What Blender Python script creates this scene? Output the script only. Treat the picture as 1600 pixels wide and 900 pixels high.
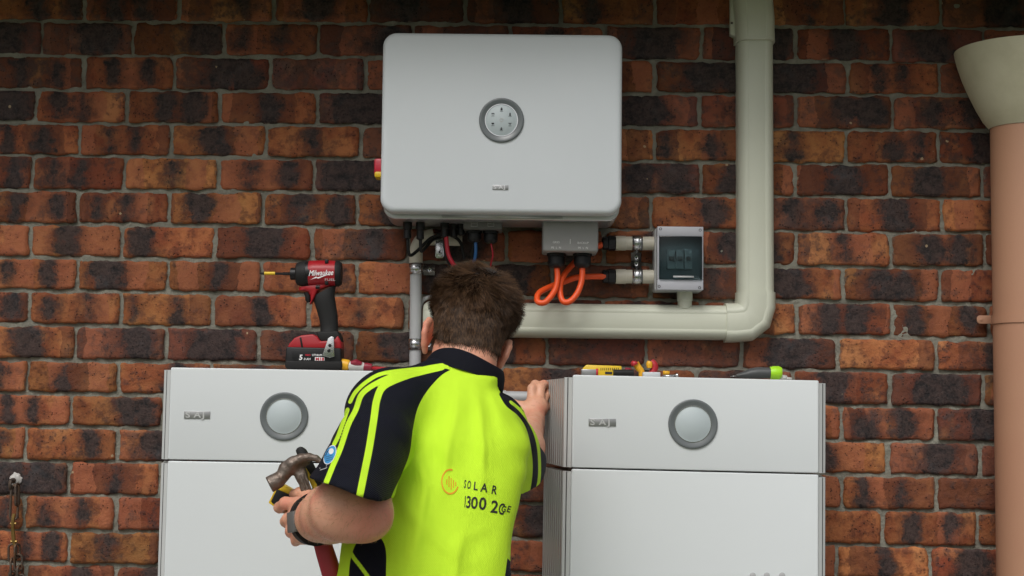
import bpy, bmesh, math, random
import numpy as np
from mathutils import Vector, Matrix, noise
from mathutils.bvhtree import BVHTree

# ------------------------------------------------------------------ scene, camera, world, sun
S = bpy.context.scene
for o in list(bpy.data.objects):
    bpy.data.objects.remove(o)
COL = S.collection
R = math.radians
CAM = Vector((0, -4.0, 1.30))
FPX = 2400.0                                   # focal length in photo pixels (1600 wide)
PITCH = math.atan(190 / FPX); ROLL = R(0.6)
_F = Vector((0, math.cos(PITCH), math.sin(PITCH)))
_X0 = Vector((1, 0, 0)); _U0 = Vector((0, -math.sin(PITCH), math.cos(PITCH)))
_R = _X0 * math.cos(ROLL) + _U0 * math.sin(ROLL)
_U = -_X0 * math.sin(ROLL) + _U0 * math.cos(ROLL)
cd = bpy.data.cameras.new('camera'); cam = bpy.data.objects.new('camera', cd); COL.objects.link(cam)
cam.matrix_world = Matrix(((_R.x, _U.x, -_F.x, CAM.x), (_R.y, _U.y, -_F.y, CAM.y), (_R.z, _U.z, -_F.z, CAM.z), (0, 0, 0, 1)))
cd.sensor_width = 36; cd.lens = FPX / 1600 * 36; cd.clip_start = 0.05; cd.clip_end = 2000
S.camera = cam

SUN_EL, SUN_AZ = R(50), R(18)                  # from behind the camera, a little to its left
w = bpy.data.worlds.new('World'); S.world = w; w.use_nodes = True
wn = w.node_tree.nodes; wl = w.node_tree.links
bg = wn['Background']
sky = wn.new('ShaderNodeTexSky'); sky.sky_type = 'NISHITA'; sky.sun_disc = False
sky.sun_elevation = SUN_EL; sky.sun_rotation = math.pi + SUN_AZ
sky.air_density = 1.0; sky.dust_density = 5.0; sky.ozone_density = 0.6
hs = wn.new('ShaderNodeHueSaturation'); hs.inputs['Saturation'].default_value = 0.36
wl.new(sky.outputs[0], hs.inputs['Color']); wl.new(hs.outputs[0], bg.inputs['Color'])
bg.inputs['Strength'].default_value = 0.11
sd = bpy.data.lights.new('sun', 'SUN'); sd.energy = 1.3; sd.angle = R(28); sd.color = (1, 0.985, 0.965)
sun = bpy.data.objects.new('sun', sd); COL.objects.link(sun)
sun.location = (-2, -6, 8)
sdir = Vector((math.sin(SUN_AZ) * math.cos(SUN_EL), math.cos(SUN_AZ) * math.cos(SUN_EL), -math.sin(SUN_EL)))
sun.rotation_euler = sdir.to_track_quat('-Z', 'Y').to_euler()
S.view_settings.view_transform = 'Standard'; S.view_settings.look = 'None'
S.view_settings.gamma = 1; S.view_settings.use_curve_mapping = False
S.view_settings.exposure = -0.05
S.render.engine = 'CYCLES'
S.render.resolution_x = 1024; S.render.resolution_y = 576

def P(px, py, Y):
    """point of the place seen at photo pixel (px, py) at depth plane Y"""
    d = _F + _R * ((px - 800) / FPX) + _U * ((450 - py) / FPX)
    return CAM + d * ((Y - CAM.y) / d.y)

def proj(v):
    """numpy (n,3) -> photo pixels (n,2)"""
    q = np.asarray(v) - np.array(CAM)
    z = q @ np.array(_F)
    return np.stack([800 + FPX * (q @ np.array(_R)) / z, 450 - FPX * (q @ np.array(_U)) / z], 1)

def ppm(Y): return FPX / (4.0 + Y)              # pixels per metre at depth Y

# ------------------------------------------------------------------ object helpers
def empty(name, loc, label, cat, group=None):
    o = bpy.data.objects.new(name, None); COL.objects.link(o); o.location = loc
    o.empty_display_size = 0.05
    o['label'] = label; o['category'] = cat
    if group: o['group'] = group
    return o

def adopt(o, parent):
    if parent is not None:
        o.parent = parent
        # meshes are laid out in world metres; a part that is itself a child already sits at the origin
        if parent.parent is None: o.matrix_parent_inverse = Matrix.Translation(-parent.location)
    return o

def link_mesh(name, me, mat=None, parent=None, smooth=True):
    o = bpy.data.objects.new(name, me); COL.objects.link(o)
    if mat and not me.materials: me.materials.append(mat)
    if smooth: me.polygons.foreach_set('use_smooth', [True] * len(me.polygons))
    return adopt(o, parent)

def tag(o, label, cat, group=None):
    o['label'] = label; o['category'] = cat
    if group: o['group'] = group
    return o

class MB:
    """mesh builder: collects faces, several materials allowed"""
    def __init__(s): s.v = []; s.f = []; s.m = []
    def add(s, vs, fs, mi=0):
        b = len(s.v); s.v += [tuple(v) for v in vs]
        s.f += [tuple(i + b for i in f) for f in fs]; s.m += [mi] * len(fs); return s
    def build(s, name, mats, parent=None, smooth=True, bevel=0, seg=2, sharp=35, weld=True):
        me = bpy.data.meshes.new(name); me.from_pydata(s.v, [], s.f)
        mats = mats if isinstance(mats, (list, tuple)) else [mats]
        for m in mats: me.materials.append(m)
        me.polygons.foreach_set('material_index', s.m)
        bm = bmesh.new(); bm.from_mesh(me)
        if weld: bmesh.ops.remove_doubles(bm, verts=bm.verts, dist=1e-6)
        bmesh.ops.recalc_face_normals(bm, faces=bm.faces)
        if bevel:
            es = [e for e in bm.edges if len(e.link_faces) == 2 and e.calc_face_angle(0) > R(30)]
            bmesh.ops.bevel(bm, geom=es, offset=bevel, segments=seg, profile=0.5, affect='EDGES', clamp_overlap=True)
        for e in bm.edges:
            if len(e.link_faces) == 2 and e.calc_face_angle(0) > R(sharp): e.smooth = False
        bm.to_mesh(me); bm.free()
        return link_mesh(name, me, None, parent, smooth)

def box(mb, x0, x1, y0, y1, z0, z1, mi=0):
    v = [(x, y, z) for x in (x0, x1) for y in (y0, y1) for z in (z0, z1)]
    f = [(0, 1, 3, 2), (4, 6, 7, 5), (0, 4, 5, 1), (2, 3, 7, 6), (0, 2, 6, 4), (1, 5, 7, 3)]
    return mb.add(v, f, mi)

def obox(mb, a, b, wid, thk, side=None, mi=0):
    """box along a->b; wid across (in `side` direction), thk in the third direction"""
    a = Vector(a); b = Vector(b); d = (b - a).normalized()
    side = Vector(side) if side else d.cross(Vector((0, 1, 0)))
    side = (side - d * side.dot(d)).normalized(); n = d.cross(side)
    v = []
    for p in (a, b):
        for sx, sy in ((-1, -1), (1, -1), (1, 1), (-1, 1)):
            v.append(p + side * sx * wid / 2 + n * sy * thk / 2)
    return mb.add(v, [(3, 2, 1, 0), (4, 5, 6, 7)] + [(i, (i + 1) % 4, 4 + (i + 1) % 4, 4 + i) for i in range(4)], mi)

def prism(mb, pts, y0, y1, mi=0):
    """extrude a polygon given as (x,z) from y0 to y1"""
    n = len(pts)
    v = [(p[0], y0, p[1]) for p in pts] + [(p[0], y1, p[1]) for p in pts]
    return mb.add(v, [tuple(range(n)), tuple(range(2 * n - 1, n - 1, -1))] + [(i, i + n, (i + 1) % n + n, (i + 1) % n) for i in range(n)], mi)

def rings(mb, rs, closed=True, cap=True, mi=0):
    n = len(rs[0]); b = []
    v = [p for r in rs for p in r]; f = []
    for k in range(len(rs) - 1):
        for i in range(n if closed else n - 1):
            j = (i + 1) % n
            f.append((k * n + i, k * n + j, (k + 1) * n + j, (k + 1) * n + i))
    if cap:
        f.append(tuple(range(n - 1, -1, -1))); f.append(tuple((len(rs) - 1) * n + i for i in range(n)))
    return mb.add(v, f, mi)

def smooth_path(pts, n=6):
    pts = [Vector(p) for p in pts]; out = []
    for i in range(len(pts) - 1):
        p0 = pts[max(i - 1, 0)]; p1 = pts[i]; p2 = pts[i + 1]; p3 = pts[min(i + 2, len(pts) - 1)]
        for k in range(n):
            t = k / n
            out.append(0.5 * (2 * p1 + (p2 - p0) * t + (2 * p0 - 5 * p1 + 4 * p2 - p3) * t * t + (3 * p1 - p0 - 3 * p2 + p3) * t ** 3))
    out.append(pts[-1]); return out

def tube(mb, pts, r, sides=10, mi=0, cap=True, flat=None):
    """r number or list; flat = (wide, thin, side vector) for a ribbon-like section"""
    pts = [Vector(p) for p in pts]; n = len(pts); rs = []
    up = Vector((0, 0, 1)) if abs((pts[-1] - pts[0]).normalized().z) < 0.9 else Vector((1, 0, 0))
    prev = None
    for i, p in enumerate(pts):
        t = (pts[min(i + 1, n - 1)] - pts[max(i - 1, 0)]).normalized()
        a = up if prev is None else prev
        a = (a - t * a.dot(t))
        if a.length < 1e-6: a = Vector((1, 0, 0)) - t * t.x
        a.normalize(); prev = a; b = t.cross(a)
        ri = r[i] if isinstance(r, (list, tuple)) else r
        rs.append([p + (a * math.cos(2 * math.pi * k / sides) + b * math.sin(2 * math.pi * k / sides)) * ri for k in range(sides)])
    return rings(mb, rs, True, cap, mi)

def lathe(mb, c, axis, prof, sides=32, mi=0, cap=True):
    """prof = [(along, radius)]"""
    c = Vector(c); ax = Vector(axis).normalized()
    a = Vector((0, 0, 1)) if abs(ax.z) < 0.9 else Vector((1, 0, 0))
    a = (a - ax * a.dot(ax)).normalized(); b = ax.cross(a)
    rs = [[c + ax * t + (a * math.cos(2 * math.pi * k / sides) + b * math.sin(2 * math.pi * k / sides)) * max(r, 1e-5) for k in range(sides)] for t, r in prof]
    return rings(mb, rs, True, cap, mi)

def rrect(w_, h_, r, n=6, cx=0, cz=0):
    pts = []
    for sx, sz, a0 in ((1, 1, 0), (-1, 1, 90), (-1, -1, 180), (1, -1, 270)):
        for k in range(n + 1):
            a = R(a0 + 90 * k / n)
            pts.append((cx + sx * (w_ / 2 - r) + r * math.cos(a), cz + sz * (h_ / 2 - r) + r * math.sin(a)))
    return pts

# ------------------------------------------------------------------ material helpers
def node(nt, t, **kw):
    n = nt.nodes.new(t)
    for k, v in kw.items(): setattr(n, k, v)
    return n

def math_n(nt, op, a, b=None, c=None, clamp=False):
    n = nt.nodes.new('ShaderNodeMath'); n.operation = op; n.use_clamp = clamp
    for i, x in enumerate((a, b, c)):
        if x is None: continue
        if hasattr(x, 'links'): nt.links.new(x, n.inputs[i])
        else: n.inputs[i].default_value = x
    return n.outputs[0]

def mixc(nt, fac, a, b, mode='MIX'):
    n = nt.nodes.new('ShaderNodeMix'); n.data_type = 'RGBA'; n.blend_type = mode
    for i, x in ((0, fac), (6, a), (7, b)):
        if hasattr(x, 'links'): nt.links.new(x, n.inputs[i])
        elif i == 0: n.inputs[0].default_value = x
        else: n.inputs[i].default_value = (*x, 1) if len(x) == 3 else x
    return n.outputs[2]

def maprange(nt, x, a, b, c=0, d=1, smooth=True):
    n = nt.nodes.new('ShaderNodeMapRange'); n.interpolation_type = 'SMOOTHSTEP' if smooth else 'LINEAR'
    nt.links.new(x, n.inputs[0])
    for i, k in enumerate((a, b, c, d)):
        if hasattr(k, 'links'): nt.links.new(k, n.inputs[i + 1])
        else: n.inputs[i + 1].default_value = k
    return n.outputs[0]

def noise_n(nt, vec, scale, detail=4, rough=0.55, dist=0):
    n = nt.nodes.new('ShaderNodeTexNoise')
    n.inputs['Scale'].default_value = scale; n.inputs['Detail'].default_value = detail
    n.inputs['Roughness'].default_value = rough; n.inputs['Distortion'].default_value = dist
    if vec is not None: nt.links.new(vec, n.inputs['Vector'])
    return n.outputs[0]

def mat(name, col, rough=0.5, metal=0.0, var=0.0, vscale=8, vcol=None, bump=0.0, bscale=200, coat=0, spec=0.5, trans=0, alpha=1, rvar=0.0):
    m = bpy.data.materials.new(name); m.use_nodes = True; nt = m.node_tree
    b = nt.nodes['Principled BSDF']
    b.inputs['Base Color'].default_value = (*col, 1); b.inputs['Roughness'].default_value = rough
    b.inputs['Metallic'].default_value = metal; b.inputs['Coat Weight'].default_value = coat
    b.inputs['Specular IOR Level'].default_value = spec
    b.inputs['Transmission Weight'].default_value = trans; b.inputs['Alpha'].default_value = alpha
    geo = nt.nodes.new('ShaderNodeNewGeometry').outputs['Position'] if (var or bump or rvar) else None
    if var:
        f = maprange(nt, noise_n(nt, geo, vscale, 6, 0.6), 0.35, 0.75)
        f2 = math_n(nt, 'MULTIPLY', f, var)
        nt.links.new(mixc(nt, f2, col, vcol or tuple(c * 0.5 for c in col)), b.inputs['Base Color'])
    if rvar:
        f = noise_n(nt, geo, vscale * 2.3, 5)
        nt.links.new(maprange(nt, f, 0.3, 0.7, rough - rvar, rough + rvar), b.inputs['Roughness'])
    if bump:
        bp = nt.nodes.new('ShaderNodeBump'); bp.inputs['Strength'].default_value = bump; bp.inputs['Distance'].default_value = 0.002
        nt.links.new(noise_n(nt, geo, bscale, 4), bp.inputs['Height']); nt.links.new(bp.outputs[0], b.inputs['Normal'])
    return m

def text(name, s, origin, xdir, ydir, h, m, parent, shear=0.0, squash=1.0, depth=0.0004, align='LEFT', bold=0.0, space=1.0):
    """lettering as thin raised mesh; h = cap height in metres"""
    cu = bpy.data.curves.new(name, 'FONT'); cu.body = s; cu.size = 1; cu.shear = shear; cu.align_x = align
    cu.space_character = space; cu.offset = bold; cu.resolution_u = 3
    o = bpy.data.objects.new(name, cu); COL.objects.link(o)
    dg = bpy.context.evaluated_depsgraph_get()
    me = bpy.data.meshes.new_from_object(o.evaluated_get(dg)); bpy.data.objects.remove(o)
    n = len(me.vertices); co = np.zeros(n * 3); me.vertices.foreach_get('co', co); co = co.reshape(-1, 3)
    k = h / 0.69
    O = np.array(Vector(origin)); X = np.array(Vector(xdir).normalized()); Yv = np.array(Vector(ydir).normalized())
    N = np.cross(X, Yv)
    co2 = O + co[:, :1] * k * squash * X + co[:, 1:2] * k * Yv + N * depth
    me.vertices.foreach_set('co', co2.ravel()); me.materials.clear(); me.materials.append(m)
    return link_mesh(name, me, None, parent, False)
# ------------------------------------------------------------------ materials of the setting
def brick_material():
    m = bpy.data.materials.new('clinker_brick'); m.use_nodes = True; nt = m.node_tree; L = nt.links
    b = nt.nodes['Principled BSDF']
    tc = nt.nodes.new('ShaderNodeTexCoord'); oi = nt.nodes.new('ShaderNodeObjectInfo')
    off = nt.nodes.new('ShaderNodeVectorMath'); off.operation = 'MULTIPLY_ADD'
    cv = nt.nodes.new('ShaderNodeCombineXYZ')
    for i, k in enumerate((37.0, 11.0, 71.0)): L.new(math_n(nt, 'MULTIPLY', oi.outputs['Random'], k), cv.inputs[i])
    off.inputs[1].default_value = (1, 1, 1); L.new(tc.outputs['Object'], off.inputs[0]); L.new(cv.outputs[0], off.inputs[2])
    p = off.outputs[0]
    sc = nt.nodes.new('ShaderNodeSeparateColor'); L.new(oi.outputs['Color'], sc.inputs[0])
    tone, c1, c2, wd = sc.outputs[0], sc.outputs[1], sc.outputs[2], oi.outputs['Alpha']
    sp = nt.nodes.new('ShaderNodeSeparateXYZ'); L.new(tc.outputs['Generated'], sp.inputs[0])
    u, v = sp.outputs[0], sp.outputs[2]
    nA = noise_n(nt, p, 16, 5, 0.6); nB = noise_n(nt, p, 48, 6, 0.65); nC = noise_n(nt, p, 170, 5, 0.65); nD = noise_n(nt, p, 9, 2)
    # clay
    clay = mixc(nt, maprange(nt, tone, 0.3, 0.9), (0.130, 0.041, 0.021), (0.42, 0.160, 0.060))
    clay = mixc(nt, maprange(nt, nA, 0.35, 0.7), clay, (0.215, 0.062, 0.027))
    clay = mixc(nt, math_n(nt, 'MULTIPLY', maprange(nt, nD, 0.52, 0.68), 0.75), clay, (0.40, 0.178, 0.070))
    clay = mixc(nt, math_n(nt, 'MULTIPLY', maprange(nt, nB, 0.44, 0.66), 0.72), clay, (0.095, 0.034, 0.022))
    clay = mixc(nt, math_n(nt, 'MULTIPLY', maprange(nt, tone, 0.5, 0.35), 0.55), clay, (0.115, 0.055, 0.047))
    vb = nt.nodes.new('ShaderNodeHueSaturation'); L.new(clay, vb.inputs['Color']); L.new(maprange(nt, math_n(nt, 'FRACT', math_n(nt, 'MULTIPLY', oi.outputs['Random'], 57.3)), 0, 1, 0.68, 1.30, False), vb.inputs['Value']); L.new(maprange(nt, math_n(nt, 'FRACT', math_n(nt, 'MULTIPLY', oi.outputs['Random'], 91.7)), 0, 1, 0.492, 0.509, False), vb.inputs['Hue']); clay = vb.outputs[0]
    # bands along the brick: pinker, browner and yellower clay with fairly hard changes
    bw = math_n(nt, 'ADD', math_n(nt, 'MULTIPLY', math_n(nt, 'ADD', u, math_n(nt, 'MULTIPLY', math_n(nt, 'SUBTRACT', nA, 0.5), 0.22)), 4.4), math_n(nt, 'MULTIPLY', oi.outputs['Random'], 9.0))
    wn_ = nt.nodes.new('ShaderNodeTexWhiteNoise'); wn_.noise_dimensions = '1D'; L.new(math_n(nt, 'ADD', math_n(nt, 'FLOOR', bw), math_n(nt, 'MULTIPLY', oi.outputs['Random'], 371.0)), wn_.inputs['W'])
    bv_ = wn_.outputs['Value']
    clay = mixc(nt, math_n(nt, 'MULTIPLY', math_n(nt, 'LESS_THAN', bv_, 0.26), 0.60), clay, (0.34, 0.115, 0.060))
    clay = mixc(nt, math_n(nt, 'MULTIPLY', math_n(nt, 'GREATER_THAN', bv_, 0.80), 0.60), clay, (0.125, 0.045, 0.027))
    # fired (dark) patches
    warp = math_n(nt, 'MULTIPLY', math_n(nt, 'SUBTRACT', math_n(nt, 'ADD', math_n(nt, 'MULTIPLY', nA, 0.6), math_n(nt, 'MULTIPLY', math_n(nt, 'ADD', math_n(nt, 'MULTIPLY', nB, 0.7), math_n(nt, 'MULTIPLY', nC, 0.3)), 0.4)), 0.5), 0.95)
    vv = math_n(nt, 'ABSOLUTE', math_n(nt, 'SUBTRACT', v, 0.5))
    vfall = math_n(nt, 'MULTIPLY', maprange(nt, vv, 0.3, 0.5), math_n(nt, 'MULTIPLY', nD, 0.16))
    def blotch(c):
        d = math_n(nt, 'ABSOLUTE', math_n(nt, 'SUBTRACT', u, c))
        d = math_n(nt, 'ADD', math_n(nt, 'ADD', d, warp), vfall)
        on = math_n(nt, 'GREATER_THAN', c, 0.001)
        e = math_n(nt, 'SUBTRACT', d, wd)
        k = maprange(nt, e, 0.02, math_n(nt, 'SUBTRACT', -0.03, math_n(nt, 'MULTIPLY', nD, 0.16)))
        return math_n(nt, 'MULTIPLY', k, on), math_n(nt, 'MULTIPLY', maprange(nt, e, 0.15, -0.08), on)
    (k1, h1), (k2, h2) = blotch(c1), blotch(c2)
    halo = math_n(nt, 'MULTIPLY', math_n(nt, 'MAXIMUM', h1, h2), maprange(nt, nB, 0.3, 0.65, 0.25, 0.9))
    clay = mixc(nt, halo, clay, (0.085, 0.028, 0.019))
    dark = math_n(nt, 'MAXIMUM', k1, k2)
    gen = maprange(nt, math_n(nt, 'ADD', math_n(nt, 'ADD', nB, math_n(nt, 'MULTIPLY', nD, 0.6)), math_n(nt, 'MULTIPLY', math_n(nt, 'SUBTRACT', 0.55, tone), 0.55)), 0.80, 1.04)
    gen = math_n(nt, 'MULTIPLY', gen, maprange(nt, vv, 0.49, 0.36))
    dark = math_n(nt, 'MAXIMUM', dark, math_n(nt, 'MULTIPLY', gen, 0.68), clamp=True)
    dcol = mixc(nt, maprange(nt, math_n(nt, 'ADD', math_n(nt, 'MULTIPLY', nC, 0.5), math_n(nt, 'MULTIPLY', nB, 0.5)), 0.38, 0.62), (0.016, 0.0145, 0.016), (0.060, 0.050, 0.048))
    dcol = mixc(nt, math_n(nt, 'MULTIPLY', maprange(nt, nA, 0.5, 0.7), 0.6), dcol, (0.072, 0.070, 0.074))
    dk = math_n(nt, 'MULTIPLY', dark, maprange(nt, nB, 0.3, 0.75, 1.0, 0.72))
    col = mixc(nt, dk, clay, dcol)
    # pits and pale chips
    vo = nt.nodes.new('ShaderNodeTexVoronoi'); vo.inputs['Scale'].default_value = 120; L.new(p, vo.inputs['Vector'])
    pit = math_n(nt, 'MULTIPLY', maprange(nt, vo.outputs['Distance'], 0.26, 0.12), math_n(nt, 'MULTIPLY', maprange(nt, nB, 0.44, 0.53), maprange(nt, nA, 0.43, 0.55)))
    col = mixc(nt, math_n(nt, 'MULTIPLY', pit, 0.85), col, (0.02, 0.014, 0.012))
    vo2 = nt.nodes.new('ShaderNodeTexVoronoi'); vo2.inputs['Scale'].default_value = 34; L.new(p, vo2.inputs['Vector'])
    rc = nt.nodes.new('ShaderNodeSeparateColor'); L.new(vo2.outputs['Color'], rc.inputs[0])
    chip = math_n(nt, 'MULTIPLY', maprange(nt, math_n(nt, 'ADD', vo2.outputs['Distance'], math_n(nt, 'MULTIPLY', nC, 0.25)), 0.27, 0.22), math_n(nt, 'GREATER_THAN', rc.outputs[0], 0.965))
    col = mixc(nt, math_n(nt, 'MULTIPLY', chip, 0.8), col, (0.42, 0.31, 0.19))
    # mortar smear at the edges
    ex = math_n(nt, 'MULTIPLY', math_n(nt, 'ABSOLUTE', math_n(nt, 'SUBTRACT', u, 0.5)), 2.0)
    edge = math_n(nt, 'MAXIMUM', maprange(nt, ex, 0.95, 1.0), maprange(nt, vv, 0.43, 0.5))
    sm = math_n(nt, 'MULTIPLY', edge, maprange(nt, nB, 0.5, 0.62))
    col = mixc(nt, math_n(nt, 'MULTIPLY', sm, 0.7), col, (0.22, 0.185, 0.145))
    L.new(col, b.inputs['Base Color'])
    L.new(maprange(nt, nC, 0.3, 0.7, 0.62, 0.88), b.inputs['Roughness']); b.inputs['Specular IOR Level'].default_value = 0.2
    h = math_n(nt, 'ADD', math_n(nt, 'ADD', math_n(nt, 'MULTIPLY', nB, 0.8), math_n(nt, 'MULTIPLY', nC, 0.35)), math_n(nt, 'MULTIPLY', pit, -0.5))
    h = math_n(nt, 'ADD', h, math_n(nt, 'MULTIPLY', nA, 1.2))
    bp = nt.nodes.new('ShaderNodeBump'); bp.inputs['Strength'].default_value = 0.9; bp.inputs['Distance'].default_value = 0.006
    L.new(h, bp.inputs['Height']); L.new(bp.outputs[0], b.inputs['Normal'])
    return m

M = {}
M['brick'] = brick_material()
M['mortar'] = mat('grey_mortar', (0.245, 0.237, 0.193), 0.9, var=0.7, vscale=22, vcol=(0.13, 0.122, 0.10), bump=0.9, bscale=130)
M['mortar'].node_tree.nodes['Bump'].inputs['Distance'].default_value = 0.005
M['paving'] = mat('concrete_paving', (0.36, 0.345, 0.32), 0.9, var=0.6, vscale=3, bump=0.5, bscale=90)
M['lawn'] = mat('lawn', (0.06, 0.10, 0.03), 0.95, var=0.6, vscale=5, bump=0.8, bscale=60)
M['soffit'] = mat('painted_soffit', (0.50, 0.47, 0.36), 0.7, var=0.2, vscale=4)
M['fascia'] = mat('fascia_paint', (0.55, 0.50, 0.40), 0.5)

# ------------------------------------------------------------------ ground
def sheet(name, x0, x1, y0, y1, z, m):
    mb = MB(); mb.add([(x0, y0, z), (x1, y0, z), (x1, y1, z), (x0, y1, z)], [(0, 1, 2, 3)])
    o = mb.build(name, m, smooth=False); o['kind'] = 'structure'; return o
sheet('ground', -150, 150, -150, 30, -0.02, M['lawn'])
mb = MB(); box(mb, -6, 6, -2.6, 0.05, -0.3, 0.0)
o = mb.build('paving', M['paving'], bevel=0.004); o['kind'] = 'structure'

# ------------------------------------------------------------------ brick wall
BEDL = [-20, 33, 86, 140, 192, 243, 297, 350, 403, 455, 508, 563, 615, 667, 720, 774, 829, 882, 936]   # bed joints at x=100
BEDR = [-11, 43, 97, 148, 203, 257, 308, 363, 418, 473, 528, 580, 634, 690, 743, 797, 853, 907, 961]   # and at x=1400
def bed(i, x): return BEDL[i] + (BEDR[i] - BEDL[i]) * (x - 100) / 1300
JOINTS = [
 [-14, 132, 280, 427, 576, 727, 876, 1024, 1172, 1321, 1470, 1616],
 [-76, 65, 207, 351, 497, 645, 797, 945, 1097, 1243, 1393, 1537, 1684],
 [-14, 130, 273, 422, 571, 1023, 1172, 1325, 1470, 1615],
 [-86, 56, 198, 343, 495, 945, 1093, 1244, 1394, 1545, 1690],
 [-20, 124, 267, 416, 564, 873, 1023, 1172, 1322, 1467, 1613],
 [-92, 51, 194, 341, 491, 945, 1095, 1243, 1391, 1535, 1682],
 [-24, 121, 264, 411, 558, 709, 1018, 1172, 1323, 1472, 1618],
 [-96, 47, 189, 336, 488, 638, 1096, 1244, 1393, 1539, 1686],
 [-25, 120, 262, 408, 558, 706, 1172, 1318, 1468, 1614],
 [-98, 46, 188, 332, 482, 634, 1096, 1245, 1395, 1545, 1690],
 [-28, 117, 259, 404, 555, 706, 856, 1009, 1158, 1309, 1463, 1610],
 [-100, 43, 185, 330, 478, 1240, 1390, 1537, 1684],
 [-34, 110, 254, 400, 1167, 1315, 1463, 1610],
 [-103, 40, 183, 330, 1240, 1387, 1532, 1680],
 [-36, 108, 250, 396, 1168, 1316, 1463, 1610],
 [-106, 37, 180, 328, 1234, 1380, 1528, 1676],
 [-36, 108, 250, 396, 1160, 1307, 1455, 1602],
 [-104, 40, 179, 326, 1232, 1380, 1528, 1676]]
# per brick: left pixel -> tone . fired patches . width
CODES = [
 {-14:'7.59.2',132:'6.36.2',280:'6.7.1',427:'6.4.3',576:'5.4.3',727:'5.5.3',876:'7.3.2',1024:'8..1',1172:'8.6.1',1321:'6.5.3',1470:'5.7.3'},
 {-76:'4.6.3',65:'5.57.3',207:'6.8.3',351:'6.26.1',497:'5.7.3',645:'5..2',797:'6.4.2',945:'5.5.4',1097:'4.8.3',1243:'6.5.3',1393:'5.4.3',1537:'5..2'},
 {-14:'5.37.1',130:'7.37.1',273:'5.57.3',422:'4..2',571:'5..3',873:'9..1',1023:'5.58.3',1172:'4.4.4',1325:'7.36.1',1470:'4.5.4'},
 {-86:'3.7.4',56:'7.25.1',198:'7.47.2',343:'7.5.2',495:'3.35.4',945:'4.4.4',1093:'5.5.3',1244:'5.57.2',1394:'5.48.2'},
 {-20:'8.26.1',124:'9.36.1',267:'7.45.2',416:'8.5.1',564:'4.6.4',873:'9..1',1023:'7.16.1',1172:'7.4.1',1322:'6.58.1',1467:'5.5.3'},
 {-92:'5.8.2',51:'5.25.1',194:'8.5.1',341:'7.37.1',491:'2.37.5',945:'4.37.3',1095:'6.3.2',1243:'5.5.3',1391:'5.4.3'},
 {-24:'6.38.1',121:'7.25.1',264:'8.3.2',411:'6.48.2',558:'5.5.4',709:'5.4.3',870:'6.3.2',1018:'6.6.2',1172:'4.48.2',1323:'6.5.3',1472:'8.6.2'},
 {-96:'8..1',47:'8.4.2',189:'8.2.2',336:'6.5.3',488:'5.6.3',638:'4.5.4',945:'5.5.3',1096:'7.37.2',1244:'6.5.1',1393:'7.47.2',1539:'6..2'},
 {-25:'8.27.1',120:'6.3.3',262:'7.5.1',408:'6.7.2',558:'7.8.2',706:'5.6.3',1172:'6.4.3',1318:'5.46.2',1468:'6.9.2'},
 {-98:'5.8.2',46:'8.26.1',188:'7.16.1',332:'8.5.1',482:'8.5.0',634:'6.5.3',1096:'7..2',1245:'5.36.2',1395:'7.28.1'},
 {-28:'7.5.3',117:'4.7.3',259:'4.5.4',404:'4.4.3',555:'5.5.3',706:'5.5.2',856:'4..3',1009:'4..3',1158:'4.46.3',1309:'8..0',1463:'5.6.2'},
 {-100:'6.6.2',43:'7.4.1',185:'6.6.2',330:'6.5.2',1240:'5.4.3',1390:'4.5.4',1537:'5..3'},
 {-34:'8.36.1',110:'7.68.2',254:'5.5.4',400:'5..3',1167:'6.7.1',1315:'5.36.2',1463:'4.5.3'},
 {-103:'7.7.1',40:'6.7.1',183:'5.5.4',1240:'7.3.2',1387:'4.5.3',1532:'4..3'},
 {-36:'4.37.4',108:'9.5.1',250:'6..2',1168:'8..1',1316:'9.26.1',1463:'6.8.3'},
 {-106:'7.8.1',37:'7.26.1',180:'5.7.3',328:'6..2',1234:'8..1',1380:'8.37.1',1528:'5.8.2'},
 {-36:'8.58.1',108:'8.4.1',250:'6.4.2',1160:'6..2',1307:'9.5.1',1455:'5.4.3'},
 {-104:'7..2',40:'7.6.2',179:'5.4.3',1232:'7..2',1380:'8.4.1',1528:'5.5.2'}]

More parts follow.
